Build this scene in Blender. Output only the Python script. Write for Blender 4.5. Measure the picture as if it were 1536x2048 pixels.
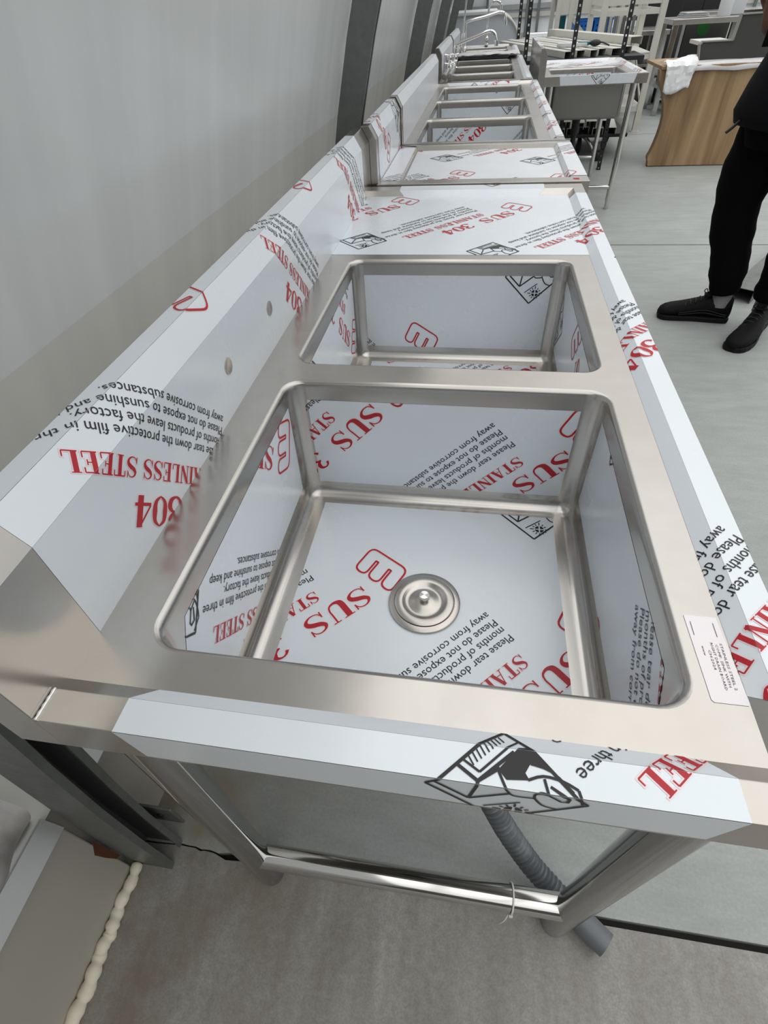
import bpy, bmesh, math, random
import numpy as np
from mathutils import Vector, Matrix

for _o in list(bpy.data.objects):
    bpy.data.objects.remove(_o, do_unlink=True)
SC = bpy.context.scene
COL = SC.collection
rnd = random.Random(7)

# ------------------------------------------------------------------ camera
CAM = Vector((.3454, -.219, 1.2854))
YAW, PITCH, ROLL, FPX = .1986, .784, -.0691, 1028.64
_cy, _sy, _cp, _sp = math.cos(YAW), math.sin(YAW), math.cos(PITCH), math.sin(PITCH)
_fwd = Vector((-_sy * _cp, _cy * _cp, -_sp))
_r = Vector((_cy, _sy, 0))
_u = _r.cross(_fwd)
_R = math.cos(ROLL) * _r + math.sin(ROLL) * _u
_U = -math.sin(ROLL) * _r + math.cos(ROLL) * _u
cd = bpy.data.cameras.new('camera')
cd.sensor_fit = 'VERTICAL'
cd.sensor_height = 36
cd.lens = FPX * 36 / 2048
cd.clip_start = .02
cd.clip_end = 200
cam = bpy.data.objects.new('camera', cd)
COL.objects.link(cam)
_m = Matrix((( _R.x, _U.x, -_fwd.x, CAM.x), (_R.y, _U.y, -_fwd.y, CAM.y), (_R.z, _U.z, -_fwd.z, CAM.z), (0, 0, 0, 1)))
cam.matrix_world = _m
SC.camera = cam

# ------------------------------------------------------------------ world: bright overcast daylight
w = bpy.data.worlds.new('overcast')
SC.world = w
w.use_nodes = True
nt = w.node_tree
nt.nodes.clear()
wo = nt.nodes.new('ShaderNodeOutputWorld')
bg = nt.nodes.new('ShaderNodeBackground')
tc = nt.nodes.new('ShaderNodeTexCoord')
sx = nt.nodes.new('ShaderNodeSeparateXYZ')
mr = nt.nodes.new('ShaderNodeMapRange')
mr.inputs[1].default_value = -.05
mr.inputs[2].default_value = .9
cr = nt.nodes.new('ShaderNodeValToRGB')
cr.color_ramp.elements[0].color = (.20, .21, .22, 1)
cr.color_ramp.elements[1].color = (1.0, 1.0, .985, 1)
nt.links.new(tc.outputs['Generated'], sx.inputs[0])
nt.links.new(sx.outputs[2], mr.inputs[0])
nt.links.new(mr.outputs[0], cr.inputs[0])
nt.links.new(cr.outputs[0], bg.inputs[0])
bg.inputs[1].default_value = 1.0
nt.links.new(bg.outputs[0], wo.inputs[0])

vs = SC.view_settings
vs.view_transform = 'Standard'
vs.look = 'None'
vs.gamma = 1
vs.use_curve_mapping = False
vs.exposure = 0.78
SC.cycles.max_bounces = 10
SC.cycles.diffuse_bounces = 5
SC.cycles.glossy_bounces = 6
SC.cycles.caustics_reflective = False
SC.cycles.caustics_refractive = False

# ------------------------------------------------------------------ materials
def srgb(r, g, b):
    def f(c):
        c /= 255
        return c / 12.92 if c <= .04045 else ((c + .055) / 1.055) ** 2.4
    return (f(r), f(g), f(b), 1)

MATS = {}
def stain_near_wall(name, tint):
    """brown dirt washed in along the kerb, broken up by noise"""
    t = MATS[name].node_tree
    b = t.nodes['Principled BSDF']
    src = b.inputs['Base Color'].links[0].from_socket
    g = t.nodes.new('ShaderNodeTexCoord')
    sp = t.nodes.new('ShaderNodeSeparateXYZ')
    t.links.new(g.outputs['Object'], sp.inputs[0])
    m1 = t.nodes.new('ShaderNodeMapRange')
    m1.inputs[1].default_value = .22
    m1.inputs[2].default_value = -.2
    t.links.new(sp.outputs[0], m1.inputs[0])
    n = t.nodes.new('ShaderNodeTexNoise')
    n.inputs['Scale'].default_value = 7
    n.inputs['Detail'].default_value = 6
    t.links.new(g.outputs['Object'], n.inputs['Vector'])
    m2 = t.nodes.new('ShaderNodeMapRange')
    m2.inputs[1].default_value = .38
    m2.inputs[2].default_value = .62
    m2.inputs[4].default_value = .85
    t.links.new(n.outputs[0], m2.inputs[0])
    mu = t.nodes.new('ShaderNodeMath')
    mu.operation = 'MULTIPLY'
    t.links.new(m1.outputs[0], mu.inputs[0])
    t.links.new(m2.outputs[0], mu.inputs[1])
    mx = t.nodes.new('ShaderNodeMix')
    mx.data_type = 'RGBA'
    t.links.new(mu.outputs[0], mx.inputs[0])
    t.links.new(src, mx.inputs[6])
    mx.inputs[7].default_value = tint
    t.links.new(mx.outputs[2], b.inputs['Base Color'])
def pmat(name, col, rough=.5, metal=0., noise=None, bump=None, rnoise=None, spec=.5, coat=0., trans=0., alpha=1., streak=None):
    """noise=(scale, amount, detail, (sx,sy,sz)) varies colour; bump=(scale,strength); rnoise=(scale,amount)"""
    m = bpy.data.materials.new(name)
    m.use_nodes = True
    t = m.node_tree
    b = t.nodes['Principled BSDF']
    b.inputs['Base Color'].default_value = col
    b.inputs['Roughness'].default_value = rough
    b.inputs['Metallic'].default_value = metal
    b.inputs['Specular IOR Level'].default_value = spec
    b.inputs['Coat Weight'].default_value = coat
    b.inputs['Coat Roughness'].default_value = .12
    b.inputs['Transmission Weight'].default_value = trans
    b.inputs['Alpha'].default_value = alpha
    tcn = t.nodes.new('ShaderNodeTexCoord')
    def ntex(scale, detail, st, rough_=.6):
        mp = t.nodes.new('ShaderNodeMapping')
        mp.inputs['Scale'].default_value = st
        t.links.new(tcn.outputs['Object'], mp.inputs[0])
        n = t.nodes.new('ShaderNodeTexNoise')
        n.inputs['Scale'].default_value = scale
        n.inputs['Detail'].default_value = detail
        n.inputs['Roughness'].default_value = rough_
        t.links.new(mp.outputs[0], n.inputs['Vector'])
        return n
    if noise:
        layers = noise if isinstance(noise, list) else [noise]
        cur = None
        for (sc, amt, det, st, tint) in layers:
            n = ntex(sc, det, st)
            rr = t.nodes.new('ShaderNodeMapRange')
            rr.inputs[1].default_value = .32
            rr.inputs[2].default_value = .68
            rr.inputs[3].default_value = 0
            rr.inputs[4].default_value = amt
            t.links.new(n.outputs[0], rr.inputs[0])
            mx = t.nodes.new('ShaderNodeMix')
            mx.data_type = 'RGBA'
            mx.blend_type = 'MIX'
            t.links.new(rr.outputs[0], mx.inputs[0])
            if cur is None:
                mx.inputs[6].default_value = col
            else:
                t.links.new(cur, mx.inputs[6])
            mx.inputs[7].default_value = tint
            cur = mx.outputs[2]
        t.links.new(cur, b.inputs['Base Color'])
    if rnoise:
        n = ntex(rnoise[0], 4, rnoise[2] if len(rnoise) > 2 else (1, 1, 1))
        rr = t.nodes.new('ShaderNodeMapRange')
        rr.inputs[1].default_value = .3
        rr.inputs[2].default_value = .7
        rr.inputs[3].default_value = max(.02, rough - rnoise[1])
        rr.inputs[4].default_value = rough + rnoise[1]
        t.links.new(n.outputs[0], rr.inputs[0])
        t.links.new(rr.outputs[0], b.inputs['Roughness'])
    if bump:
        n = ntex(bump[0], 5, bump[2] if len(bump) > 2 else (1, 1, 1))
        bp = t.nodes.new('ShaderNodeBump')
        bp.inputs['Strength'].default_value = bump[1]
        bp.inputs['Distance'].default_value = .004
        t.links.new(n.outputs[0], bp.inputs['Height'])
        t.links.new(bp.outputs[0], b.inputs['Normal'])
    MATS[name] = m
    return m

I1 = (1, 1, 1)
pmat('steel', (.54, .52, .49, 1), .24, 1.0, noise=[(2.6, .45, 2, I1, (.45, .425, .39, 1))], rnoise=(3, .05))
pmat('steel_rim', (.585, .56, .53, 1), .28, 1.0, noise=[(4, .55, 3, I1, (.50, .465, .42, 1)), (26, .2, 2, I1, (.45, .41, .36, 1))], rnoise=(3, .05))
pmat('steel_raw_dimmed', (.30, .29, .275, 1), .34, 1.0, noise=[(2, .4, 2, I1, (.24, .23, .215, 1))])  # dull outer finish, darkened in place of the dim surroundings it reflects
pmat('steel_pol', (.66, .65, .63, 1), .10, 1.0, rnoise=(5, .05))
pmat('steel_leg', (.46, .465, .465, 1), .12, 1.0, noise=[(6, .5, 4, (1, 1, .4), (.38, .38, .375, 1))], rnoise=(7, .04))
pmat('chrome', (.82, .82, .82, 1), .06, 1.0)
pmat('film', srgb(228, 234, 239), .25, .10, noise=[(4, .35, 4, I1, srgb(218, 226, 232))], rnoise=(6, .05))
pmat('film_far', srgb(232, 234, 238), .34, .12, noise=[(8, .4, 4, I1, srgb(214, 217, 222))], bump=(14, .12))
pmat('ink_red', srgb(178, 22, 38), .4, 0)
pmat('ink_black', (.006, .006, .007, 1), .4, 0)
pmat('ink_pink', srgb(240, 220, 223), .35, .1)
pmat('label_paper', srgb(238, 232, 234), .45, 0)
pmat('label_ink', srgb(70, 55, 62), .6, 0)
pmat('concrete', srgb(174, 179, 178), .62, 0, noise=[(1.1, .7, 5, I1, srgb(158, 163, 161)), (4, .5, 6, I1, srgb(188, 192, 190)), (3.2, .55, 6, (.5, 1.6, 1), srgb(152, 156, 153)), (16, .35, 6, (.4, 1.5, 1), srgb(130, 132, 129)), (150, .25, 3, I1, srgb(116, 117, 113))], rnoise=(4, .12), bump=(60, .05))
pmat('concrete_warm', srgb(172, 173, 171), .7, 0, noise=[(2.2, .85, 5, I1, srgb(150, 147, 141)), (5, .6, 6, (1, .35, 1), srgb(184, 184, 180)), (11, .5, 6, (1.6, .3, 1), srgb(126, 119, 110)), (70, .35, 4, I1, srgb(112, 106, 98)), (260, .3, 2, I1, srgb(86, 82, 76))], rnoise=(4, .12), bump=(50, .08))
stain_near_wall('concrete', srgb(142, 128, 108))
stain_near_wall('concrete_warm', srgb(122, 110, 94))
pmat('joint_dark', srgb(46, 44, 40), .9, 0)
pmat('galv', srgb(122, 125, 123), .5, .55, noise=[(9, .6, 5, (1, 1, .35), srgb(98, 101, 99)), (55, .3, 3, I1, srgb(140, 143, 141))], rnoise=(10, .12))
pmat('kerb', srgb(176, 172, 163), .5, .0, noise=[(2, .4, 4, I1, srgb(160, 155, 145))])
pmat('alu', srgb(200, 202, 202), .3, .8, noise=[(6, .4, 4, (1, .2, 1), srgb(176, 178, 178))])
pmat('foam', srgb(236, 230, 212), .75, 0, noise=[(18, .6, 4, I1, srgb(216, 206, 178))], bump=(45, .35))
pmat('rust', srgb(92, 52, 30), .85, 0, noise=[(20, .5, 4, I1, srgb(60, 34, 22))])
pmat('hose', srgb(112, 116, 120), .38, .05, noise=[(12, .4, 3, I1, srgb(88, 92, 96))])
pmat('nylon', srgb(226, 226, 222), .4, 0)
pmat('cream', srgb(208, 207, 199), .5, 0, noise=[(7, .35, 4, I1, srgb(192, 190, 180))])
pmat('blue_pl', srgb(24, 122, 224), .45, 0)
pmat('blue_dark', srgb(10, 42, 88), .6, 0)
pmat('teal', srgb(20, 106, 108), .5, 0)
pmat('blk', (.012, .012, .014, 1), .55, 0)
pmat('rubber', (.02, .02, .02, 1), .7, 0)
pmat('darkgrey', srgb(62, 62, 60), .6, 0, noise=[(30, .3, 4, I1, srgb(50, 50, 48))])
pmat('edge_white', srgb(206, 204, 200), .5, 0)
pmat('counter_rim', srgb(140, 138, 134), .5, 0)
pmat('plastic_wrap', srgb(226, 224, 226), .3, 0, noise=[(7, .5, 4, I1, srgb(200, 198, 202))], bump=(16, .5))
pmat('paper', srgb(238, 238, 240), .7, 0, bump=(22, .35))
pmat('green_dot', srgb(8, 92, 26), .5, 0)
pmat('white_pl', srgb(220, 222, 224), .4, 0)
pmat('cloth_jacket', (.004, .0042, .0055, 1), .9, 0, bump=(90, .3), spec=.15)
pmat('cloth_trouser', (.003, .003, .0036, 1), .95, 0, bump=(120, .3), spec=.1)
pmat('shoe_black', (.0045, .0045, .0045, 1), .65, 0, bump=(60, .3), spec=.15)
pmat('shoe_sole', (.006, .006, .006, 1), .6, 0, spec=.2)
pmat('shoe_trim', (.012, .012, .012, 1), .5, 0, spec=.3)
pmat('skin', srgb(100, 62, 50), .55, 0, noise=[(14, .4, 4, I1, srgb(84, 50, 40))])
pmat('hair', (.01, .008, .007, 1), .6, 0)
pmat('eye_white', srgb(220, 216, 210), .3, 0)
pmat('lip', srgb(110, 58, 52), .5, 0)
pmat('sock', srgb(138, 136, 138), .9, 0)
pmat('glass_grey', srgb(206, 212, 220), .12, 0, spec=.6)
pmat('far_white', srgb(236, 240, 244), .6, 0, noise=[(2, .3, 3, I1, srgb(224, 228, 234))])
pmat('far_beige', srgb(196, 196, 188), .7, 0)
pmat('ground_out', srgb(132, 126, 112), .95, 0, noise=[(1.5, .5, 4, I1, srgb(104, 98, 84))])
pmat('end_wall_unseen', srgb(92, 92, 90), .7, 0, noise=[(2, .4, 3, I1, srgb(76, 76, 74))])
pmat('film_bunch', srgb(206, 202, 200), .3, 0, noise=[(5, .8, 4, (1, 2.5, .6), srgb(96, 92, 88)), (14, .5, 4, (1, 1, .5), srgb(225, 222, 222))], bump=(16, .5))
pmat('red_tape', srgb(226, 84, 78), .5, 0)

def wood_mat():
    m = bpy.data.materials.new('oak')
    m.use_nodes = True
    t = m.node_tree
    b = t.nodes['Principled BSDF']
    b.inputs['Roughness'].default_value = .5
    tcn = t.nodes.new('ShaderNodeTexCoord')
    mp = t.nodes.new('ShaderNodeMapping')
    mp.inputs['Scale'].default_value = (9, 9, .55)
    mp.inputs['Rotation'].default_value = (0, .06, 0)
    t.links.new(tcn.outputs['Object'], mp.inputs[0])
    n = t.nodes.new('ShaderNodeTexNoise')
    n.inputs['Scale'].default_value = 1.2
    n.inputs['Detail'].default_value = 7
    n.inputs['Distortion'].default_value = .5
    t.links.new(mp.outputs[0], n.inputs['Vector'])
    r = t.nodes.new('ShaderNodeValToRGB')
    e = r.color_ramp.elements
    e[0].position, e[0].color = .3, srgb(116, 90, 64)
    e[1].position, e[1].color = .72, srgb(180, 152, 114)
    k = e.new(.45)
    k.color = srgb(146, 117, 84)
    k = e.new(.58)
    k.color = srgb(164, 137, 102)
    t.links.new(n.outputs[0], r.inputs[0])
    t.links.new(r.outputs[0], b.inputs['Base Color'])
    MATS['oak'] = m
wood_mat()

def sheet_mat(name, col, trans_col, glossy=.06, mixt=.6, streak=True):
    """translucent greenhouse sheet: part diffuse, part translucent, faint gloss, weathered streaks"""
    m = bpy.data.materials.new(name)
    m.use_nodes = True
    t = m.node_tree
    t.nodes.clear()
    out = t.nodes.new('ShaderNodeOutputMaterial')
    d = t.nodes.new('ShaderNodeBsdfDiffuse')
    tr = t.nodes.new('ShaderNodeBsdfTranslucent')
    gl = t.nodes.new('ShaderNodeBsdfGlossy')
    gl.inputs['Roughness'].default_value = .22
    gl.inputs['Color'].default_value = (.9, .9, .9, 1)
    a = t.nodes.new('ShaderNodeMixShader')
    a.inputs[0].default_value = mixt
    b = t.nodes.new('ShaderNodeMixShader')
    tcn = t.nodes.new('ShaderNodeTexCoord')
    mp = t.nodes.new('ShaderNodeMapping')
    mp.inputs['Scale'].default_value = (1, 5.5, .5)
    t.links.new(tcn.outputs['Object'], mp.inputs[0])
    n = t.nodes.new('ShaderNodeTexNoise')
    n.inputs['Scale'].default_value = 2.2
    n.inputs['Detail'].default_value = 6
    t.links.new(mp.outputs[0], n.inputs['Vector'])
    r = t.nodes.new('ShaderNodeMapRange')
    r.inputs[1].default_value = .35
    r.inputs[2].default_value = .7
    r.inputs[3].default_value = 1
    r.inputs[4].default_value = .90
    t.links.new(n.outputs[0], r.inputs[0])
    for node, c in ((d, col), (tr, trans_col)):
        mx = t.nodes.new('ShaderNodeMix')
        mx.data_type = 'RGBA'
        mx.blend_type = 'MULTIPLY'
        mx.inputs[0].default_value = 1
        mx.inputs[6].default_value = c
        t.links.new(r.outputs[0], mx.inputs[7])
        t.links.new(mx.outputs[2], node.inputs['Color'])
    lw = t.nodes.new('ShaderNodeFresnel')
    lw.inputs[0].default_value = 1.35
    t.links.new(lw.outputs[0], b.inputs[0])
    t.links.new(d.outputs[0], a.inputs[1])
    t.links.new(tr.outputs[0], a.inputs[2])
    t.links.new(a.outputs[0], b.inputs[1])
    t.links.new(gl.outputs[0], b.inputs[2])
    t.links.new(b.outputs[0], out.inputs[0])
    MATS[name] = m
sheet_mat('sheet', srgb(188, 192, 193), srgb(195, 198, 199), mixt=.55)
sheet_mat('skirt', srgb(182, 182, 179), srgb(189, 189, 185), mixt=.55)

# ------------------------------------------------------------------ object helpers
def V(*a):
    return Vector(a)

def thing(name, label, cat, loc=(0, 0, 0), group=None, kind=None):
    o = bpy.data.objects.new(name, None)
    COL.objects.link(o)
    o.location = loc
    o.empty_display_size = .1
    tag(o, label, cat, group, kind)
    o['_b'] = list(loc)
    return o

def tag(o, label=None, cat=None, group=None, kind=None):
    if label: o['label'] = label
    if cat: o['category'] = cat
    if group: o['group'] = group
    if kind: o['kind'] = kind
    return o

class MB:
    def __init__(s):
        s.v, s.f, s.m = [], [], []
    def add(s, vs_, fs, mi=0):
        k = len(s.v)
        s.v += [tuple(p) for p in vs_]
        s.f += [tuple(i + k for i in f) for f in fs]
        s.m += [mi] * len(fs)
        return s
    def box(s, a, b, mi=0):
        x0, y0, z0 = a
        x1, y1, z1 = b
        return s.add([(x0, y0, z0), (x1, y0, z0), (x1, y1, z0), (x0, y1, z0), (x0, y0, z1), (x1, y0, z1), (x1, y1, z1), (x0, y1, z1)],
                     [(0, 3, 2, 1), (4, 5, 6, 7), (0, 1, 5, 4), (1, 2, 6, 5), (2, 3, 7, 6), (3, 0, 4, 7)], mi)
    def obox(s, c, ax, ay, az, mi=0):
        c, ax, ay, az = Vector(c), Vector(ax), Vector(ay), Vector(az)
        p = [c + i * ax + j * ay + k * az for k in (-1, 1) for j in (-1, 1) for i in (-1, 1)]
        return s.add(p, [(0, 2, 3, 1), (4, 5, 7, 6), (0, 1, 5, 4), (1, 3, 7, 5), (3, 2, 6, 7), (2, 0, 4, 6)], mi)
    def bar(s, a, b, wdt, hgt, up=(0, 0, 1), mi=0):
        a, b = Vector(a), Vector(b)
        d = (b - a)
        L = d.length
        d.normalize()
        up = Vector(up)
        sd = d.cross(up)
        if sd.length < 1e-4:
            sd = d.cross(Vector((1, 0, 0)))
        sd.normalize()
        u2 = sd.cross(d).normalized()
        return s.obox((a + b) / 2, d * L / 2, sd * wdt / 2, u2 * hgt / 2, mi)
    def prism(s, poly, d, mi=0):
        """poly: list of 3d points, extruded by vector d"""
        d = Vector(d)
        n = len(poly)
        p = [Vector(q) for q in poly]
        fs = [tuple(range(n - 1, -1, -1)), tuple(range(n, 2 * n))]
        fs += [(i, (i + 1) % n, n + (i + 1) % n, n + i) for i in range(n)]
        return s.add(p + [q + d for q in p], fs, mi)
    def tube(s, pts, r, n=12, caps=True, mi=0, closed=False):
        pts = [Vector(p) for p in pts]
        if not isinstance(r, (list, tuple)):
            r = [r] * len(pts)
        k = len(s.v)
        N = len(pts)
        prev = None
        for i, p in enumerate(pts):
            if closed:
                t = pts[(i + 1) % N] - pts[i - 1]
            else:
                t = pts[min(i + 1, N - 1)] - pts[max(i - 1, 0)]
            t.normalize()
            if prev is None:
                a = t.cross(Vector((0, 0, 1)))
                if a.length < 1e-3:
                    a = t.cross(Vector((1, 0, 0)))
            else:
                a = prev - prev.dot(t) * t
            a.normalize()
            prev = a
            b = t.cross(a)
            for j in range(n):
                q = 2 * math.pi * j / n
                s.v.append(tuple(p + r[i] * (math.cos(q) * a + math.sin(q) * b)))
        for i in range(N if closed else N - 1):
            i2 = (i + 1) % N
            for j in range(n):
                j2 = (j + 1) % n
                s.f.append((k + i * n + j, k + i * n + j2, k + i2 * n + j2, k + i2 * n + j))
                s.m.append(mi)
        if caps and not closed:
            s.f.append(tuple(k + j for j in range(n - 1, -1, -1)))
            s.f.append(tuple(k + (N - 1) * n + j for j in range(n)))
            s.m += [mi, mi]
        return s
    def lathe(s, prof, c, n=32, mi=0, axis=(0, 0, 1)):
        c = Vector(c)
        az = Vector(axis).normalized()
        ax = az.cross(Vector((0, 1, 0)))
        if ax.length < 1e-3:
            ax = az.cross(Vector((1, 0, 0)))
        ax.normalize()
        ay = az.cross(ax)
        k = len(s.v)
        for (r, z) in prof:
            for j in range(n):
                q = 2 * math.pi * j / n
                s.v.append(tuple(c + az * z + r * (math.cos(q) * ax + math.sin(q) * ay)))
        for i in range(len(prof) - 1):
            for j in range(n):
                j2 = (j + 1) % n
                s.f.append((k + i * n + j, k + i * n + j2, k + (i + 1) * n + j2, k + (i + 1) * n + j))
                s.m.append(mi)
        return s
    def sphere(s, c, r, n=16, mi=0):
        rx, ry, rz = r if isinstance(r, (tuple, list)) else (r, r, r)
        k = len(s.v)
        m_ = n // 2
        for i in range(m_ + 1):
            t = math.pi * i / m_
            for j in range(n):
                q = 2 * math.pi * j / n
                s.v.append((c[0] + rx * math.sin(t) * math.cos(q), c[1] + ry * math.sin(t) * math.sin(q), c[2] + rz * math.cos(t)))
        for i in range(m_):
            for j in range(n):
                j2 = (j + 1) % n
                s.f.append((k + i * n + j, k + (i + 1) * n + j, k + (i + 1) * n + j2, k + i * n + j2))
                s.m.append(mi)
        return s
    def build(s, name, mat, parent=None, smooth=None, bevel=0, fix=True):
        me = bpy.data.meshes.new(name)
        base = Vector(parent['_b']) if parent is not None else Vector((0, 0, 0))
        vv = [tuple(Vector(p) - base) for p in s.v]
        me.from_pydata(vv, [], s.f)
        mats = mat if isinstance(mat, (list, tuple)) else [mat]
        for q in mats:
            me.materials.append(MATS[q])
        if len(mats) > 1:
            me.polygons.foreach_set('material_index', s.m)
        if fix:
            bm = bmesh.new()
            bm.from_mesh(me)
            bmesh.ops.recalc_face_normals(bm, faces=bm.faces)
            bm.to_mesh(me)
            bm.free()
        if smooth is not None:
            me.polygons.foreach_set('use_smooth', [True] * len(me.polygons))
            me.set_sharp_from_angle(angle=math.radians(smooth))
        me.update()
        o = bpy.data.objects.new(name, me)
        COL.objects.link(o)
        if parent is not None:
            o.parent = parent
            o['_b'] = list(base)
        else:
            o['_b'] = [0, 0, 0]
        if bevel:
            bv = o.modifiers.new('bevel', 'BEVEL')
            bv.width = bevel
            bv.segments = 2
            bv.limit_method = 'ANGLE'
        return o

def crom(pts, n=8, closed=False):
    """Catmull-Rom through points"""
    P = [Vector(p) for p in pts]
    out = []
    N = len(P)
    rng = range(N) if closed else range(N - 1)
    for i in rng:
        if closed:
            p0, p1, p2, p3 = P[i - 1], P[i], P[(i + 1) % N], P[(i + 2) % N]
        else:
            p0, p1, p2, p3 = P[max(i - 1, 0)], P[i], P[i + 1], P[min(i + 2, N - 1)]
        for k in range(n):
            t = k / n
            out.append(.5 * ((2 * p1) + (p2 - p0) * t + (2 * p0 - 5 * p1 + 4 * p2 - p3) * t * t + (3 * p1 - p0 - 3 * p2 + p3) * t ** 3))
    if not closed:
        out.append(P[-1])
    return out

# ------------------------------------------------------------------ setting: floor, greenhouse wall, far wall
def build_setting():
    fl = MB().box((-1.0, -7.0, -.16), (13, 20.0, -.022)).build('floor', 'joint_dark')
    tag(fl, kind='structure')
    yj = [-7.0, -.022, 3.79, 7.6, 11.4, 15.2, 20.0]
    for i in range(len(yj) - 1):
        g = .0065
        mb = MB()
        y0, y1 = yj[i] + g, yj[i + 1] - g
        cx = [-.32, -.26, -.215, -.195, -.18, -.165, -.15, -.142, -.13, -.12, -.11, -.09, -.06, -.02, .05, .2, .5, 13]
        co = [.001, .002, .004, .0065, .005, .0055, .002, .003, .0035, .002, .0, -.001, .0005, -.0005, .0, .0, .0, 0]
        if i == 0:
            # ragged, broken edge along the near joint; thin crack towards the post
            top = [(x, yj[1] + d - (.0014 if x < -.1 else .0065) + (rnd.uniform(-.001, .001) if x < .5 else 0), 0) for x, d in zip(cx, co)]
            mb.prism([(-.32, y0, 0), (13, y0, 0)] + top[::-1], (0, 0, -.024))
        elif i == 1:
            bot = [(x, yj[1] + d + (.0014 if x < -.1 else .0065), 0) for x, d in zip(cx, co)]
            mb.prism([(-.32, y1, 0)] + bot + [(13, y1, 0)], (0, 0, -.024))
        else:
            mb.box((-.32, y0, -.024), (13, y1, 0))
        mb.build('slab', 'concrete_warm' if i == 0 else 'concrete', fl)
    # ---- left greenhouse wall
    def px(z):
        return -.24 + .12 * z * z if z < 3.2 else .99 + (z - 3.2) * 1.4
    w = MB()
    y0, y1 = -6.5, 16
    zs = [1.0 + .12 * k for k in range(8)]
    n = len(zs)
    wv = []
    ys = [y0 + (y1 - y0) * k / 24 for k in range(25)]
    for y in ys:
        for z in zs:
            wv.append((px(z) - .055, y, z))
    wf = [(i * n + j, (i + 1) * n + j, (i + 1) * n + j + 1, i * n + j + 1) for i in range(len(ys) - 1) for j in range(n - 1)]
    w.add(wv, wf)
    wl = w.build('wall_left', 'sheet', smooth=60, fix=False)
    tag(wl, kind='structure')
    sk = MB()
    zs2 = [.37, .5, .65, .8, 1.0]
    m = len(zs2)
    sk.add([(px(z) - .055, y, z) for y in (y0, y1) for z in zs2], [(j, m + j, m + j + 1, j + 1) for j in range(m - 1)])
    sk.build('film_skirt', 'skirt', wl, smooth=60, fix=False)
    # kerb panel below with aluminium rail
    kb = MB()
    for a, b in ((y0, -.07), (-.005, y1)):
        kb.box((-.345, a, -.02), (-.283, b, .335))
    kb.box((-.345, -.07, -.02), (-.31, -.005, .335))
    ko = kb.build('baseboard_left', 'kerb', bevel=.003)
    tag(ko, kind='structure')
    tr = MB()
    for a, b in ((y0, -.075), (.0, y1)):
        tr.prism([(-.345, a, .337), (-.262, a, .337), (-.258, a, .343), (-.282, a, .392), (-.345, a, .405)], (0, b - a, 0))
    to = tr.build('trim_1', 'alu')
    tag(to, kind='structure')
    # polythene sheet bunched up above the rail near the first post
    pl = MB()
    vv, ff = [], []
    nx, ny = 9, 40
    for i in range(ny):
        y = -.75 + .665 * i / (ny - 1)
        for j in range(nx):
            t = j / (nx - 1)
            x = -.280 + .055 * math.sin(t * math.pi) + .006 * math.sin(31 * y + 5 * t) + .004 * math.sin(67 * y)
            z = .41 + .16 * t + .006 * math.sin(23 * y + 9 * t)
            vv.append((x - .01 * t, y, z))
    for i in range(ny - 1):
        for j in range(nx - 1):
            ff.append((i * nx + j, (i + 1) * nx + j, (i + 1) * nx + j + 1, i * nx + j + 1))
    pl.add(vv, ff)
    po = pl.build('gathered_film', 'film_bunch', wl, smooth=80, fix=False)
    # ---- posts (galvanised C-section, bent inwards)
    for k in range(8):
        yc = -.036 + 2.03 * k
        t = thing('arch_post', '', 'post', (px(0), yc, 0), 'galvanised arch posts along the greenhouse wall')
        tag(t, ['galvanised steel post standing in the broken concrete beside the foam bead', 'galvanised steel arch post rising behind the joint between the two front sinks'][k] if k < 2 else ['galvanised arch post behind the far end of the torn-film three-bowl sink', 'galvanised arch post beside the crumpled film over the far sinks', 'galvanised arch post between the furthest sink and the display case'][k - 2] if k < 5 else 'galvanised steel arch post beyond the display case')
        if k < 5:
            del t['group']
        zz = [0, .2, .4, .6, .8, 1.0, 1.2, 1.4, 1.7, 2.0, 2.4, 2.8, 3.2]
        hw, d, th = .043, .026, .004
        def sec(pts2):
            mb = MB()
            vv, nn = [], len(pts2)
            for z in zz:
                for (a, b) in pts2:
                    vv.append((px(z) + a, yc + b, z))
            ff = [(i * nn + j, i * nn + (j + 1) % nn, (i + 1) * nn + (j + 1) % nn, (i + 1) * nn + j) for i in range(len(zz) - 1) for j in range(nn)]
            ff += [tuple(range(nn))[::-1], tuple((len(zz) - 1) * nn + j for j in range(nn))]
            mb.add(vv, ff)
            return mb
        # C profile opening to +x
        sec([(-hw, -d), (hw, -d), (hw, -d + .012), (hw - th, -d + .012), (hw - th, -d + th), (-hw + th, -d + th), (-hw + th, d - th), (hw - th, d - th), (hw - th, d - .012), (hw, d - .012), (hw, d), (-hw, d)]).build('channel', 'galv', t)
        pl_ = MB()
        if k == 0:
            b = MB().box((-.235, yc + .040, .10), (-.165, yc + .046, .185))
            b.box((-.235, yc + .026, .10), (-.229, yc + .046, .185))
            b.build('foot_plate', 'galv', t, bevel=.002)
            MB().lathe([(0, .0), (.007, 0), (.007, .003), (0, .003)], (-.200, yc + .0395, .145), 14, axis=(0, -1, 0)).build('bolt_hole', 'blk', t)
    # purlins tying the arches together overhead
    for (z, k) in ((2.3, 0), (3.1, 1)):
        o = MB().box((px(z) - .02, y0, z), (px(z) + .02, y1, z + .05)).build('trim_%d' % (k + 2), 'galv')
        tag(o, kind='structure')
    # outside ground
    o = MB().box((-14, -8, -.3), (-.35, 24, -.05)).build('ground_outside', 'ground_out')
    tag(o, kind='structure')
    # rusty scrap wedge under the first post
    mb = MB().prism([(-.2815, -.066, .20), (-.2815, -.083, .17), (-.2815, -.079, .13), (-.2815, -.072, .085), (-.2815, -.064, .08)], (-.003, 0, 0))
    mb.build('rust_patch', 'rust', ko)
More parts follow.
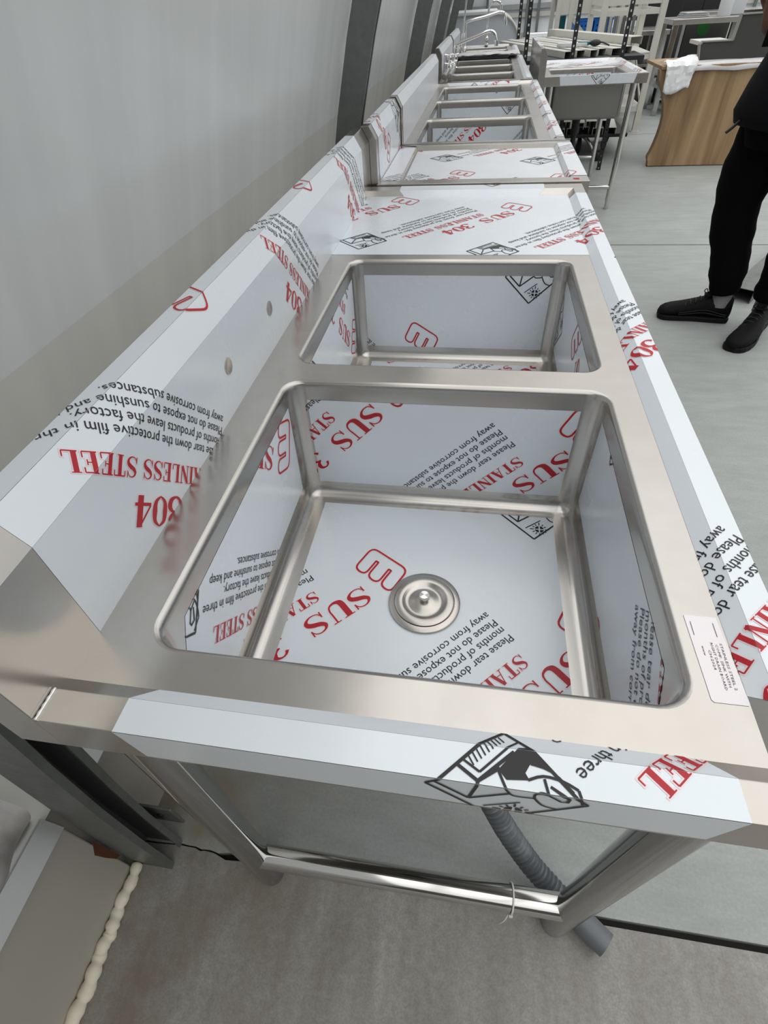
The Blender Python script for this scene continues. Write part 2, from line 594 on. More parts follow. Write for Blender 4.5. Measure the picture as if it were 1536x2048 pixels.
    # ---- unseen end wall behind the viewer, added to darken reflections; far side wall
    o = MB().box((-1.0, -6.55, 0), (13, -6.5, 3.0)).build('wall_front_unseen', 'end_wall_unseen')
    tag(o, kind='structure')
    o = MB().box((12.9, -6.5, 0), (12.95, 15, 3.0)).build('wall_right', 'far_white')
    tag(o, kind='structure')
    # ---- far end wall
    fw = MB().box((-1.5, 15.0, 0), (13, 15.05, 3.2)).build('wall_back', 'far_white')
    tag(fw, kind='structure')
    for (z0, z1, mt) in ((.98, 1.06, 'alu'), (.86, .93, 'far_beige')):
        MB().box((-1.5, 14.94, z0), (13, 15.0, z1)).build('rail', mt, fw)
    MB().box((-1.5, 14.97, 0), (13, 15.0, .62)).build('lower_panel', 'far_beige', fw)
    for x in (.2, 1.02, 1.25, 2.6, 4.0, 5.4, 6.8):
        MB().box((x, 14.9, 0), (x + .05, 14.94, 3.2)).build('stud', 'galv', fw)
build_setting()

# foam bead along the kerb
def build_foam():
    pts, rr = [], []
    r0 = random.Random(3)
    N = 170
    ph = 0.
    for i in range(N):
        t = i / (N - 1)
        y = -.062 - .62 * t
        ph += .62 / N / (.0075 + .007 * (.5 + .5 * math.sin(t * 23))) * math.pi / 2
        pts.append((-.271 + .0018 * math.sin(ph * .5), y, .011 + .002 * math.sin(ph)))
        rr.append(max(.006, (.0105 + .007 * t) * (.74 + .38 * abs(math.sin(ph)) ** .55) + r0.uniform(-.0005, .0005)))
    rr[0] = .004
    o = MB().tube(pts, rr, 14).build('foam_bead', 'foam', smooth=70)
    tag(o, 'pale yellow expanding foam bead sealing the kerb to the concrete', 'foam')
build_foam()

# ------------------------------------------------------------------ printed pattern of the protective film
def stroke(pts, wd, e=0., cap=True):
    """polyline with varying width -> list of convex quads (2d). e widens it"""
    P = [Vector((p[0], p[1])) for p in pts]
    n = len(P)
    if not isinstance(wd, (list, tuple)):
        wd = [wd] * n
    if e and cap:
        d0 = (P[0] - P[1]).normalized()
        d1 = (P[-1] - P[-2]).normalized()
        P[0] = P[0] + d0 * e
        P[-1] = P[-1] + d1 * e
    L, R_ = [], []
    for i in range(n):
        t = (P[min(i + 1, n - 1)] - P[max(i - 1, 0)]).normalized()
        nn = Vector((-t.y, t.x))
        k = 1.
        if 0 < i < n - 1:
            a = (P[i] - P[i - 1]).normalized()
            k = min(1.6, 1 / max(.5, abs(a.dot(t))))
        h = wd[i] / 2 + e
        L.append(P[i] + nn * h * k)
        R_.append(P[i] - nn * h * k)
    return [[R_[i], R_[i + 1], L[i + 1], L[i]] for i in range(n - 1)]

def cr2(pts, n=5):
    return [(p.x, p.y) for p in crom([(a, b, 0) for a, b in pts], n)]

def wlerp(ws, n):
    out = []
    for i in range(n):
        t = i / (n - 1) * (len(ws) - 1)
        k = min(int(t), len(ws) - 2)
        out.append(ws[k] + (ws[k + 1] - ws[k]) * (t - k))
    return out

def glyph(ch, e):
    """bold high-contrast serif letters, cap height 1; returns (quads, advance)"""
    Q = []
    T, h, s = .20, .055, .045     # thick, hair, serif thickness
    def ln(x0, y0, x1, y1, w):
        Q.extend(stroke([(x0, y0), (x1, y1)], w, e))
    def serif(x, y, w=.32):
        ln(x - w / 2, y, x + w / 2, y, s)
    if ch == 'S':
        p = cr2([(.60, .74), (.52, .90), (.36, .97), (.19, .90), (.13, .74), (.24, .59), (.42, .49), (.57, .37), (.61, .21), (.50, .07), (.33, .02), (.17, .08), (.08, .26)], 4)
        Q.extend(stroke(p, wlerp([.03, .04, .05, .08, .13, .19, .21, .19, .13, .08, .05, .04, .03], len(p)), e))
        ln(.61, .98, .61, .68, .045)
        ln(.08, .02, .08, .32, .045)
        return Q, .74
    if ch == 'U':
        ln(.18, .97, .18, .3, T)
        p = cr2([(.18, .32), (.22, .12), (.38, .03), (.56, .10), (.63, .30), (.63, .5)], 4)
        Q.extend(stroke(p, wlerp([.2, .19, .12, .07, h, h], len(p)), e))
        ln(.63, .97, .63, .45, h)
        serif(.18, .975, .36)
        serif(.63, .975, .26)
        return Q, .84
    if ch == '3':
        p = cr2([(.12, .78), (.2, .92), (.34, .975), (.5, .90), (.53, .75), (.44, .60), (.28, .53)], 4)
        Q.extend(stroke(p, wlerp([.12, .08, .06, .12, .18, .12, .05], len(p)), e))
        p = cr2([(.28, .53), (.46, .49), (.58, .34), (.54, .14), (.36, .025), (.2, .07), (.11, .2)], 4)
        Q.extend(stroke(p, wlerp([.05, .1, .19, .17, .07, .09, .13], len(p)), e))
        return Q, .68
    if ch == '0':
        p = cr2([(.32, .97), (.14, .8), (.11, .5), (.14, .2), (.32, .03)], 5)
        Q.extend(stroke(p, wlerp([.04, .13, .19, .13, .04], len(p)), e))
        p = cr2([(.32, .97), (.5, .8), (.53, .5), (.5, .2), (.32, .03)], 5)
        Q.extend(stroke(p, wlerp([.04, .13, .19, .13, .04], len(p)), e))
        return Q, .66
    if ch == '4':
        ln(.44, .98, .44, .02, T)
        ln(.42, .97, .06, .33, .055)
        ln(.04, .29, .64, .29, .10)
        return Q, .70
    if ch == 'T':
        ln(.36, .96, .36, .03, T)
        ln(.05, .965, .67, .965, .06)
        ln(.05, .97, .05, .72, .05)
        ln(.67, .97, .67, .72, .05)
        serif(.36, .025, .36)
        return Q, .74
    if ch == 'A':
        ln(.36, .98, .12, .03, h)
        ln(.38, .98, .64, .03, T)
        ln(.19, .32, .56, .32, .05)
        serif(.12, .025, .24)
        serif(.64, .025, .34)
        return Q, .82
    if ch == 'I':
        ln(.2, .97, .2, .03, T)
        serif(.2, .975, .36)
        serif(.2, .025, .36)
        return Q, .42
    if ch == 'N':
        ln(.14, .97, .14, .03, h)
        ln(.14, .95, .64, .05, T)
        ln(.66, .97, .66, .03, h)
        serif(.12, .975, .24)
        serif(.14, .025, .24)
        serif(.66, .975, .24)
        return Q, .82
    if ch in 'LE':
        ln(.2, .97, .2, .03, T)
        serif(.2, .975, .36)
        ln(.06, .03, .62, .03, .06)
        ln(.62, .03, .62, .3, .05)
        if ch == 'E':
            ln(.06, .97, .6, .97, .06)
            ln(.6, .97, .6, .74, .05)
            ln(.2, .51, .46, .51, .05)
            ln(.46, .64, .46, .38, .045)
        return Q, .72
    return Q, .36

def serif_text(txt, u0, vmid, hgt, width, e):
    Q, x = [], 0
    for ch in txt:
        q, adv = glyph(ch, e / hgt)
        Q += [[Vector((p.x + x, p.y)) for p in f] for f in q]
        x += adv
    k = width / x
    return [[Vector((u0 + p.x * k, vmid + (p.y - .5) * hgt)) for p in f] for f in Q]

def font_tris(txt, width=None, size=1., res=2):
    c = bpy.data.curves.new('t', 'FONT')
    c.body = txt
    c.size = size
    c.resolution_u = res
    o = bpy.data.objects.new('t', c)
    COL.objects.link(o)
    dg = bpy.context.evaluated_depsgraph_get()
    dg.update()
    ev = o.evaluated_get(dg)
    me = ev.to_mesh()
    me.calc_loop_triangles()
    vs_ = np.array([v.co[:2] for v in me.vertices])
    tr = np.array([t.vertices[:] for t in me.loop_triangles])
    out = vs_[tr] if len(tr) else np.zeros((0, 3, 2))
    ev.to_mesh_clear()
    bpy.data.objects.remove(o, do_unlink=True)
    bpy.data.curves.remove(c)
    if width and len(out):
        w0 = out[:, :, 0].max()
        out[:, :, 0] *= width / w0
    return out

S2 = math.sqrt(.5)
E1 = np.array([-S2, -S2])
UP = np.array([S2, -S2])
LA = np.array([.325, -.075])
LB = np.array([.003, -.586])

def rounded_path(pts, rad, n=5):
    out = []
    N = len(pts)
    for i in range(N):
        p, a, b = Vector(pts[i]), Vector(pts[i - 1]), Vector(pts[(i + 1) % N])
        r = rad[i]
        d0, d1 = (a - p), (b - p)
        r = min(r, d0.length * .49, d1.length * .49)
        q0, q1 = p + d0.normalized() * r, p + d1.normalized() * r
        for k in range(n + 1):
            t = k / n
            out.append((1 - t) ** 2 * q0 + 2 * t * (1 - t) * p + t * t * q1)
    out.append(out[0])
    return out

def block_shapes():
    """(material index, polygon) in film axes, origin at the start of SUS. 0 red 1 black 2 pale halo"""
    S = []
    def put(mi, quads):
        for q in quads:
            S.append((mi, [E1 * p[0] + UP * p[1] for p in q]))
    for e, mi in ((.0011, 2), (0., 0)):
        put(mi, serif_text('SUS', .0, .0, .037, .118, e))
        put(mi, serif_text('304', .150, .0, .037, .100, e))
        put(mi, serif_text('STAINLESS STEEL', .068, -.047, .0225, .275, e))
        # rounded letter-E emblem
        W, H, O = Vector((.0505, .018)), Vector((-.017, .078)), Vector((-.0615, -.074))
        pts = [(0, 0), (1, 0), (1, .29), (.36, .29), (.36, .355), (1, .355), (1, .645), (.36, .645), (.36, .71), (1, .71), (1, 1), (0, 1)]
        rad = [.014, .012, .012, .001, .001, .012, .012, .001, .001, .012, .012, .014]
        path = rounded_path([O + W * a + H * b for a, b in pts], rad)
        put(mi, stroke(path, .0034, e, cap=False))
    lines = ['Please tear down the protective film in three', 'months of products leave the factory.', 'Please do not expose to sunshine and keep', 'away from corrosive substances.']
    TXS = .318 / font_tris(lines[0], None, .0175, 2)[:, :, 0].max()
    for k, tx in enumerate(lines):
        t = font_tris(tx, None, .0175, 2) * np.array([TXS, 1.0])
        for tri in t:
            put(1, [[(.055 + p[0], -.0895 - .0165 * k + p[1]) for p in tri]])
    # peel-off pictogram in a diamond
    D = []
    def ds(pts, wd=.045):
        D.extend(stroke(pts, wd))
    ds([(-1, 0), (0, 1)]); ds([(0, 1), (1, 0)]); ds([(1, 0), (0, -1)]); ds([(0, -1), (-1, 0)])
    ds([(-.88, .09), (-.43, -.35)]); ds([(-.43, -.35), (-.35, .21)]); ds([(-.43, -.35), (.06, .04)])
    ds([(-.62, .38), (-.35, .21)]); ds([(-.35, .21), (.10, .62)]); ds([(-.35, .21), (-.08, .40)])
    ds([(-.55, .45), (-.33, .32)], .03); ds([(-.33, .32), (.04, .68), (.16, .80)], .03)
    for k in range(9):
        t = k / 9
        c = Vector((-.46 + .44 * t, .46 + .42 * t))
        ds([(c.x - .015, c.y + .04), (c.x + .055, c.y - .07)], .02)
    D.append([Vector(p) for p in ((-.10, .38), (.0, .27), (.22, .36), (.16, .68))])
    D.append([Vector(p) for p in ((.0, .27), (.28, .30), (.22, .40))])
    D.append([Vector(p) for p in ((.16, .68), (.22, .36), (.30, .50), (.26, .70))])
    D.append([Vector(p) for p in ((.26, .70), (.30, .50), (.52, .44), (.42, .56))])
    ds(cr2([(-.10, .37), (.0, .15), (.08, .0), (.18, -.03), (.36, -.01)], 3), .035)
    ds(cr2([(.26, .30), (.45, .37), (.68, .34), (.86, .26)], 3), .035)
    ds(cr2([(.30, .50), (.55, .44), (.8, .22)], 3), .035)
    ds([(.46, .34), (.50, .17), (.68, .0), (.75, .01), (.76, .13), (.53, .26)], .035)
    ds(cr2([(.36, -.01), (.35, .12), (.41, .17), (.50, .16)], 3), .035)
    ds(cr2([(.36, -.01), (.48, -.22), (.62, -.29), (.70, -.31)], 3), .035)
    ds([(.70, -.31), (.66, -.34), (.73, -.27), (.86, -.12), (.96, -.02)], .03)
    ds([(.86, .26), (.93, .0)], .035)
    ds([(-.22, -.58), (.22, -.24)], .03)
    for q in range(4):
        a0 = q * math.pi / 2
        f = [Vector((.17, -.60)) + Vector((.02 * (1 if math.cos(a0 + .78) > 0 else -1), .02 * (1 if math.sin(a0 + .78) > 0 else -1)))]
        for k in range(4):
            a = a0 + .15 + k * (math.pi / 2 - .3) / 3
            f.append(Vector((.17 + .13 * math.cos(a), -.60 + .13 * math.sin(a))))
        D.append(f)
    for k in range(12):
        a = k * math.pi / 6
        r1 = .27 if k % 3 == 0 else .22
        ds([(.17 + .155 * math.cos(a), -.60 + .155 * math.sin(a)), (.17 + r1 * math.cos(a), -.60 + r1 * math.sin(a))], .03)
    for q in D:
        S.append((1, [np.array([-.053 + .061 * p[0], -.305 + .061 * p[1]]) for p in q]))
    mi = np.array([s[0] for s in S])
    poly = [np.array([np.array(p[:2]) for p in s[1]]) for s in S]
    lo = np.array([p.min(0) for p in poly])
    hi = np.array([p.max(0) for p in poly])
    return mi, poly, lo, hi
BM_, BP_, BLO, BHI = block_shapes()

def clip_poly(poly, reg):
    """Sutherland-Hodgman of poly (list of 2-vectors) against ccw convex reg"""
    out = [tuple(p) for p in poly]
    n = len(reg)
    for i in range(n):
        ax, ay = reg[i]
        bx, by = reg[(i + 1) % n]
        ex, ey = bx - ax, by - ay
        src, out = out, []
        for k in range(len(src)):
            p, q = src[k - 1], src[k]
            dp = ex * (p[1] - ay) - ey * (p[0] - ax)
            dq = ex * (q[1] - ay) - ey * (q[0] - ax)
            if dq >= 0:
                if dp < 0:
                    t = dp / (dp - dq)
                    out.append((p[0] + (q[0] - p[0]) * t, p[1] + (q[1] - p[1]) * t))
                out.append(q)
            elif dp >= 0:
                t = dp / (dp - dq)
                out.append((p[0] + (q[0] - p[0]) * t, p[1] + (q[1] - p[1]) * t))
        if len(out) < 3:
            return []
    return out

class Facet:
    """flat piece of film: reg = convex ccw 2d polygon in film axes, O + X ex + Y ey in space, normal n"""
    def __init__(s, reg, O, ex, ey):
        a = sum(reg[i][0] * reg[(i + 1) % len(reg)][1] - reg[(i + 1) % len(reg)][0] * reg[i][1] for i in range(len(reg)))
        s.reg = list(reg) if a > 0 else list(reg)[::-1]
        s.O, s.ex, s.ey = np.array(O, float), np.array(ex, float), np.array(ey, float)
        s.n = np.cross(s.ex, s.ey)
        s.n /= np.linalg.norm(s.n)
    def to3(s, p, off):
        return tuple(s.O + s.ex * p[0] + s.ey * p[1] + s.n * off)

def rect(x0, y0, x1, y1):
    return [(x0, y0), (x1, y0), (x1, y1), (x0, y1)]

def film_panel(parent, facets, P=None, off=.0003, mat='film', name='protective_film', pmin=None):
    mb = MB()
    for f in facets:
        k = len(f.reg)
        mb.add([f.to3(p, off) for p in f.reg], [tuple(range(k))])
    fo = mb.build(name, mat, parent, fix=False)
    if P is None:
        return fo
    P = np.array(P, float)
    pv, pf, pm = [], [], []
    M = np.linalg.inv(np.array([LA, LB]).T)
    for f in facets:
        R = np.array(f.reg)
        lo, hi = R.min(0), R.max(0)
        reg = f.reg
        if pmin is not None:
            reg = clip_poly(reg, [(pmin, lo[1] - 1), (hi[0] + 1, lo[1] - 1), (hi[0] + 1, hi[1] + 1), (pmin, hi[1] + 1)])
            lo = np.array([pmin, lo[1]])
        isrect = len(f.reg) == 4 and all(min(abs(p[0] - lo[0]), abs(p[0] - hi[0])) < 1e-6 and min(abs(p[1] - lo[1]), abs(p[1] - hi[1])) < 1e-6 for p in f.reg)
        cs = [M @ (np.array(c) - P) for c in ((lo[0] - .35, lo[1] - .45), (hi[0] + .45, lo[1] - .45), (lo[0] - .35, hi[1] + .45), (hi[0] + .45, hi[1] + .45))]
        i0, i1 = int(math.floor(min(c[0] for c in cs))), int(math.ceil(max(c[0] for c in cs)))
        j0, j1 = int(math.floor(min(c[1] for c in cs))), int(math.ceil(max(c[1] for c in cs)))
        for i in range(i0, i1 + 1):
            for j in range(j0, j1 + 1):
                o = P + i * LA + j * LB
                msk = (BLO[:, 0] + o[0] < hi[0]) & (BHI[:, 0] + o[0] > lo[0]) & (BLO[:, 1] + o[1] < hi[1]) & (BHI[:, 1] + o[1] > lo[1])
                for q in np.nonzero(msk)[0]:
                    pl = BP_[q] + o
                    if not (isrect and (BLO[q] + o > lo).all() and (BHI[q] + o < hi).all()):
                        pl = clip_poly(pl, reg)
                        if len(pl) < 3:
                            continue
                    mi = int(BM_[q])
                    d = off + (.00022 if mi == 2 else .0005) + (q % 40) * 4e-6
                    k = len(pv)
                    ar = sum(pl[a - 1][0] * pl[a][1] - pl[a][0] * pl[a - 1][1] for a in range(len(pl)))
                    seq = pl if ar > 0 else pl[::-1]
                    pv.extend(f.to3(p, d) for p in seq)
                    pf.append(tuple(range(k, k + len(seq))))
                    pm.append(mi)
    if pf:
        pb = MB()
        pb.v, pb.f, pb.m = pv, pf, pm
        po = pb.build('printed_lettering', ['ink_red', 'ink_black', 'ink_pink'], fo, fix=False)
        po['kind'] = 'stuff'
        po['_b'] = fo['_b']
    return fo

# ------------------------------------------------------------------ stainless sinks
def rrect(xa, ya, xb, yb, r, n=7):
    out = []
    for (cx, cy, a0) in ((xb - r, yb - r, 0), (xa + r, yb - r, 90), (xa + r, ya + r, 180), (xb - r, ya + r, 270)):
        for k in range(n + 1):
            a = math.radians(a0 + 90 * k / n)
            out.append((cx + r * math.cos(a), cy + r * math.sin(a)))
    return out

def make_bowl(parent, xa, ya, xb, yb, z, depth, r=.034, outer=True):
    mb = MB()
    rings = [(0, 0, r)]
    rings += [(.0035, -.0012, r - .003), (.006, -.005, r - .005), (.007, -.012, r - .006)]
    rings += [(.007, -.05, .028)]
    rc = .02
    zb = -depth
    rings += [(.007, zb + rc, .026)]
    for k in range(1, 6):
        a = math.pi / 2 * k / 5
        rings += [(.007 + rc * (1 - math.cos(a)), zb + rc * (1 - math.sin(a)), max(.008, .026 - rc * (1 - math.cos(a)) * .9))]
    n = None
    for (ins, dz, rr) in rings:
        p = rrect(xa + ins, ya + ins, xb - ins, yb - ins, rr)
        n = len(p)
        mb.v += [(a, b, z + dz) for a, b in p]
    for i in range(len(rings) - 1):
        for j in range(n):
            j2 = (j + 1) % n
            mb.f.append((i * n + j, i * n + j2, (i + 1) * n + j2, (i + 1) * n + j))
    mb.f.append(tuple((len(rings) - 1) * n + j for j in range(n)))
    mb.m = [0] * len(mb.f)
    nin = len(mb.f)
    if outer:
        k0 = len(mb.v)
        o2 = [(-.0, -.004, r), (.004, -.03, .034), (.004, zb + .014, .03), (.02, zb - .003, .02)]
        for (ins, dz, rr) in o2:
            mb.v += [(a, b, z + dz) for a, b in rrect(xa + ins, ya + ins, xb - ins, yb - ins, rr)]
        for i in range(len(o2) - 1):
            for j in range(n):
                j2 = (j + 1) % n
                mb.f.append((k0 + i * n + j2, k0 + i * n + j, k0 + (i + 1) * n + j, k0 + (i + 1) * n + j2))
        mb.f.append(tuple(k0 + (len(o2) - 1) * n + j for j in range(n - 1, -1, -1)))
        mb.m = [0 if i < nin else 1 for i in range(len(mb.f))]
    return mb.build('bowl', ['steel', 'steel_raw_dimmed'], parent, smooth=50, fix=False)

def make_worktop(parent, x0, xr, y0, y1, z, bowls, lips, drop=.0546, rad=.034):
    """lips: near/far/right/left = (slope, height, width)"""
    bm = bmesh.new()
    base = Vector(parent['_b'])
    def loop(pts):
        vs_ = [bm.verts.new(Vector((a, b, z)) - base) for a, b in pts]
        return [bm.edges.new((vs_[i], vs_[(i + 1) % len(vs_)])) for i in range(len(vs_))]
    ed = loop([(x0, y0), (xr, y0), (xr, y1), (x0, y1)])
    for (xa, ya, xb, yb) in bowls:
        ed += loop(rrect(xa, ya, xb, yb, rad))
    bmesh.ops.triangle_fill(bm, use_beauty=True, use_dissolve=False, edges=ed)
    bmesh.ops.recalc_face_normals(bm, faces=bm.faces)
    for f in bm.faces:
        if f.normal.z < 0:
            f.normal_flip()
    me = bpy.data.meshes.new('worktop')
    bm.to_mesh(me)
    bm.free()
    me.materials.append(MATS['steel_rim'])
    o = bpy.data.objects.new('worktop', me)
    COL.objects.link(o)
    o.parent = parent
    o['_b'] = list(base)
    # raised edge with folded-down apron
    def g(k):
        return lips.get(k)
    def ext(k, i):
        q = g(k)
        return 0 if not q else (0, q[0], q[0] + q[2], q[0] + q[2], q[0] + q[2] - .012)[i]
    def hz(k, i):
        q = g(k)
        return (0, q[1], q[1], q[1] - drop, q[1] - drop)[i]
    mb = MB()
    def strip(A, B):
        k = len(mb.v)
        mb.v += A + B
        n = len(A)
        for i in range(n - 1):
            mb.f.append((k + i, k + n + i, k + n + i + 1, k + i + 1))
            mb.m.append(0)
    if g('near'):
        strip([(x0 - ext('left', i), y0 - ext('near', i), z + hz('near', i)) for i in range(5)], [(xr + ext('right', i), y0 - ext('near', i), z + hz('near', i)) for i in range(5)])
    if g('right'):
        strip([(xr + ext('right', i), y0 - ext('near', i), z + hz('right', i)) for i in range(5)], [(xr + ext('right', i), y1 + ext('far', i), z + hz('right', i)) for i in range(5)])
    if g('far'):
        strip([(xr + ext('right', i), y1 + ext('far', i), z + hz('far', i)) for i in range(5)], [(x0 - ext('left', i), y1 + ext('far', i), z + hz('far', i)) for i in range(5)])
    if g('left'):
        strip([(x0 - ext('left', i), y1 + ext('far', i), z + hz('left', i)) for i in range(5)], [(x0 - ext('left', i), y0 - ext('near', i), z + hz('left', i)) for i in range(5)])
    e = mb.build('raised_edge', 'steel_rim', parent, bevel=.0008)
    return o

def make_splash(parent, x, z, ya, yb, h1=.128, dx=.02, dz=.035, tw=.025, bot=-.042):
    mb = MB()
    sec = [(x, ya, z + bot), (x, ya, z + h1), (x - dx, ya, z + h1 + dz), (x - dx - tw, ya, z + h1 + dz), (x - dx - tw, ya, z + bot)]
    mb.prism(sec, (0, yb - ya, 0))
    return mb.build('backsplash', 'steel', parent, bevel=.0006)

def legs_and_rails(parent, pts, ztop, r=.025, rails=(), rr=.021, mat='steel_leg', foot=True):
    for (x, y) in pts:
        mb = MB().tube([(x, y, .003 if not foot else .06), (x, y, ztop)], r, 24)
        lg = mb.build('leg', mat, parent, smooth=40)
        if foot:
            MB().lathe([(0, 0), (r * .9, 0), (r * .95, .004), (r * .8, .03), (r * .8, .06), (0, .06)], (x, y, 0), 20).build('foot', 'steel_pol' if mat != 'steel_leg' else 'darkgrey', lg, smooth=40)
    for (a, b) in rails:
        MB().tube([a, b], rr, 24).build('rail', 'steel_pol', parent, smooth=40)

def splash_facets(x, z, ya, yb, h1=.128, dx=.02, dz=.035, tw=.025):
    """film over face, bevel and top of a splashback, unfolded to the left of X=x"""
    c = math.hypot(dx, dz)
    f = [Facet(rect(x - h1, ya, x, yb), (x, 0, z + x), (0, 0, -1), (0, 1, 0))]
    # bevel: X from x-h1-c to x-h1
    ux, uz = dx / c, -dz / c
    X1 = x - h1
    f.append(Facet(rect(X1 - c, ya, X1, yb), (x - ux * X1, 0, z + h1 - uz * X1), (ux, 0, uz), (0, 1, 0)))
    X2 = X1 - c
    f.append(Facet(rect(X2 - tw, ya, X2, yb), (x - dx - X2, 0, z + h1 + dz), (1, 0, 0), (0, 1, 0)))
    return f

def lip_facets(side, c0, z, lip, a, b, drop=.05, cut=.016):
    """film over slope, top and apron of a raised edge. side right: c0=xr, runs y a..b; near: c0=y0, runs x a..b; far: c0=y1"""
    sl, h, wd = lip
    c = math.hypot(sl, h)
    f = []
    co, si = sl / c, h / c
    if side == 'right':
        f.append(Facet([(c0, a + cut * .6), (c0 + c, a), (c0 + c, b), (c0, b - cut * .6)], (c0 - co * c0, 0, z - si * c0), (co, 0, si), (0, 1, 0)))
        X1 = c0 + c
        f.append(Facet(rect(X1, a, X1 + wd, b), (c0 + sl - X1, 0, z + h), (1, 0, 0), (0, 1, 0)))
        X2 = X1 + wd
        f.append(Facet([(X2, a), (X2, b), (X2 + drop, b - .01), (X2 + drop, a + .01)], (c0 + sl + wd, 0, z + h + X2), (0, 0, -1), (0, 1, 0)))
    elif side == 'near':
        f.append(Facet([(a + cut, c0), (b - cut, c0), (b, c0 - c), (a, c0 - c)], (0, c0 - co * c0, z + si * c0), (1, 0, 0), (0, co, -si)))
        Y1 = c0 - c
        f.append(Facet(rect(a, Y1 - wd, b, Y1), (0, c0 - sl - Y1, z + h), (1, 0, 0), (0, 1, 0)))
        Y2 = Y1 - wd
        f.append(Facet([(a, Y2), (b, Y2), (b - .012, Y2 - drop), (a + .012, Y2 - drop)], (0, c0 - sl - wd, z + h - Y2), (1, 0, 0), (0, 0, 1)))
    else:
        f.append(Facet([(a + cut, c0), (b - cut, c0), (b, c0 + c), (a, c0 + c)], (0, c0 - co * c0, z - si * c0), (1, 0, 0), (0, co, si)))
        Y1 = c0 + c
        f.append(Facet(rect(a, Y1, b, Y1 + wd), (0, c0 + sl - Y1, z + h), (1, 0, 0), (0, 1, 0)))
    return f

def bowl_films(parent, xa, ya, xb, yb, z, depth, Pf=None, Pb=None, Pl=None, Pr=None, mat='film', mb_=.027, top=.034, bot=.030, front=True):
    """film on the walls and the floor of a bowl; P* = print origins in unfolded axes"""
    i = .007
    x0, x1, y0, y1, zb = xa + i, xb - i, ya + i, yb - i, z - depth
    film_panel(parent, [Facet(rect(xa + .043, ya + .035, xb - .043, yb - .035), (0, 0, zb), (1, 0, 0), (0, 1, 0))], Pf, mat=mat)
    film_panel(parent, [Facet(rect(xa + .028, zb + bot, xb - .035, z - top), (0, y1, 0), (1, 0, 0), (0, 0, 1))], Pb, mat=mat)
    film_panel(parent, [Facet([(-(z - top), ya + .06), (-(z - top - .04), ya + .034), (-(zb + .042), ya + .034), (-(zb + .042), yb - .044), (-(z - top - .01), yb - .034), (-(z - top), yb - .034)], (x0, 0, 0), (0, 0, -1), (0, 1, 0))], Pl, mat=mat)
    film_panel(parent, [Facet([(zb + .046, ya + .034), (z - top - .035, ya + .034), (z - top, ya + .058), (z - top, yb - .034), (zb + .046, yb - .034)], (x1, 0, 0), (0, 0, 1), (0, 1, 0))], Pr, mat=mat)
    if front:
        film_panel(parent, [Facet(rect(xa + .03, -(z - top), xb - .03, -(zb + bot)), (0, y0, 0), (1, 0, 0), (0, 0, -1))], None, mat=mat)

# ---- sink one: two bowls and a drain board, nearest the camera
Z1 = .85
LIP = (.0159, .0129, .0294)
LIPF = (.0150, .0129, .050)
def sink_one():
    b = (.3, .75, 0)
    t = thing('double_bowl_sink', 'stainless steel sink table with two film-lined bowls and printed drain board', 'sink', b)
    bowls = [(.0514, .0, .5604, .5), (.0514, .5497, .5604, 1.0439)]
    x0, xr, y0, y1 = 0, .601, -.0384, 1.575
    make_worktop(t, x0, xr, y0, y1, Z1, bowls, dict(near=LIP, right=LIP, far=LIPF))
    make_splash(t, 0, Z1, y0 - LIP[0] - LIP[2], 1.655)
    for q in bowls:
        make_bowl(t, *q, Z1, .2456)
    legs_and_rails(t, [(.018, -.036), (.588, -.036), (.018, .78), (.588, .78), (.018, 1.57), (.588, 1.57)], .81, .025,
                   [((.018, -.036, .155), (.588, -.036, .155)), ((.018, 1.57, .155), (.588, 1.57, .155)), ((.018, .78, .155), (.588, .78, .155))], foot=False)
    PB = (.438, 1.40)
    film_panel(t, [Facet(rect(0.0005, 1.072, .601, 1.575), (0, 0, Z1), (1, 0, 0), (0, 1, 0))] + lip_facets('far', y1, Z1, LIPF, .10, .535), PB)
    film_panel(t, splash_facets(0, Z1, .0125, 1.535), PB)
    film_panel(t, lip_facets('right', xr, Z1, LIP, .011, 1.535), PB)
    film_panel(t, lip_facets('near', y0, Z1, LIP, .0735, .566), (.444, 1.378), pmin=.2)
    bowl_films(t, *bowls[0], Z1, .2456, (.213, .265), (.205, .803), (-.464, .291), (.924, .095))
    bowl_films(t, *bowls[1], Z1, .2456, (.21, 1.09), (.21, .608), (-.70, .93), (.78, .726))
    # tap holes punched in the splashback
    for y in (.419, .616):
        MB().lathe([(.0, .0011), (.0095, .0011), (.0105, .0016), (.0118, .0016), (.0118, .0004)], (0, y, .9165), 28, axis=(1, 0, 0)).build('tap_hole_plug', 'steel_rim', t, smooth=40)
    # seam weld at the splash corner
    pts = [(.002, -.0384 - .0159 - .0294 * k / 9, Z1 + .0135) for k in range(10)]
    MB().tube(pts, [.0016 + .0007 * (k % 2) for k in range(10)], 8).build('weld_bead', 'steel_pol', t, smooth=60)
    # drain spigot and nut under the first bowl
    MB().lathe([(0, 0), (.045, 0), (.045, -.012), (.03, -.016), (.03, -.06), (.022, -.064), (.022, -.085), (0, -.085)], (.305, .255, Z1 - .2487), 24).build('drain_spigot', 'darkgrey', t, smooth=40)
    return t
sink_one()

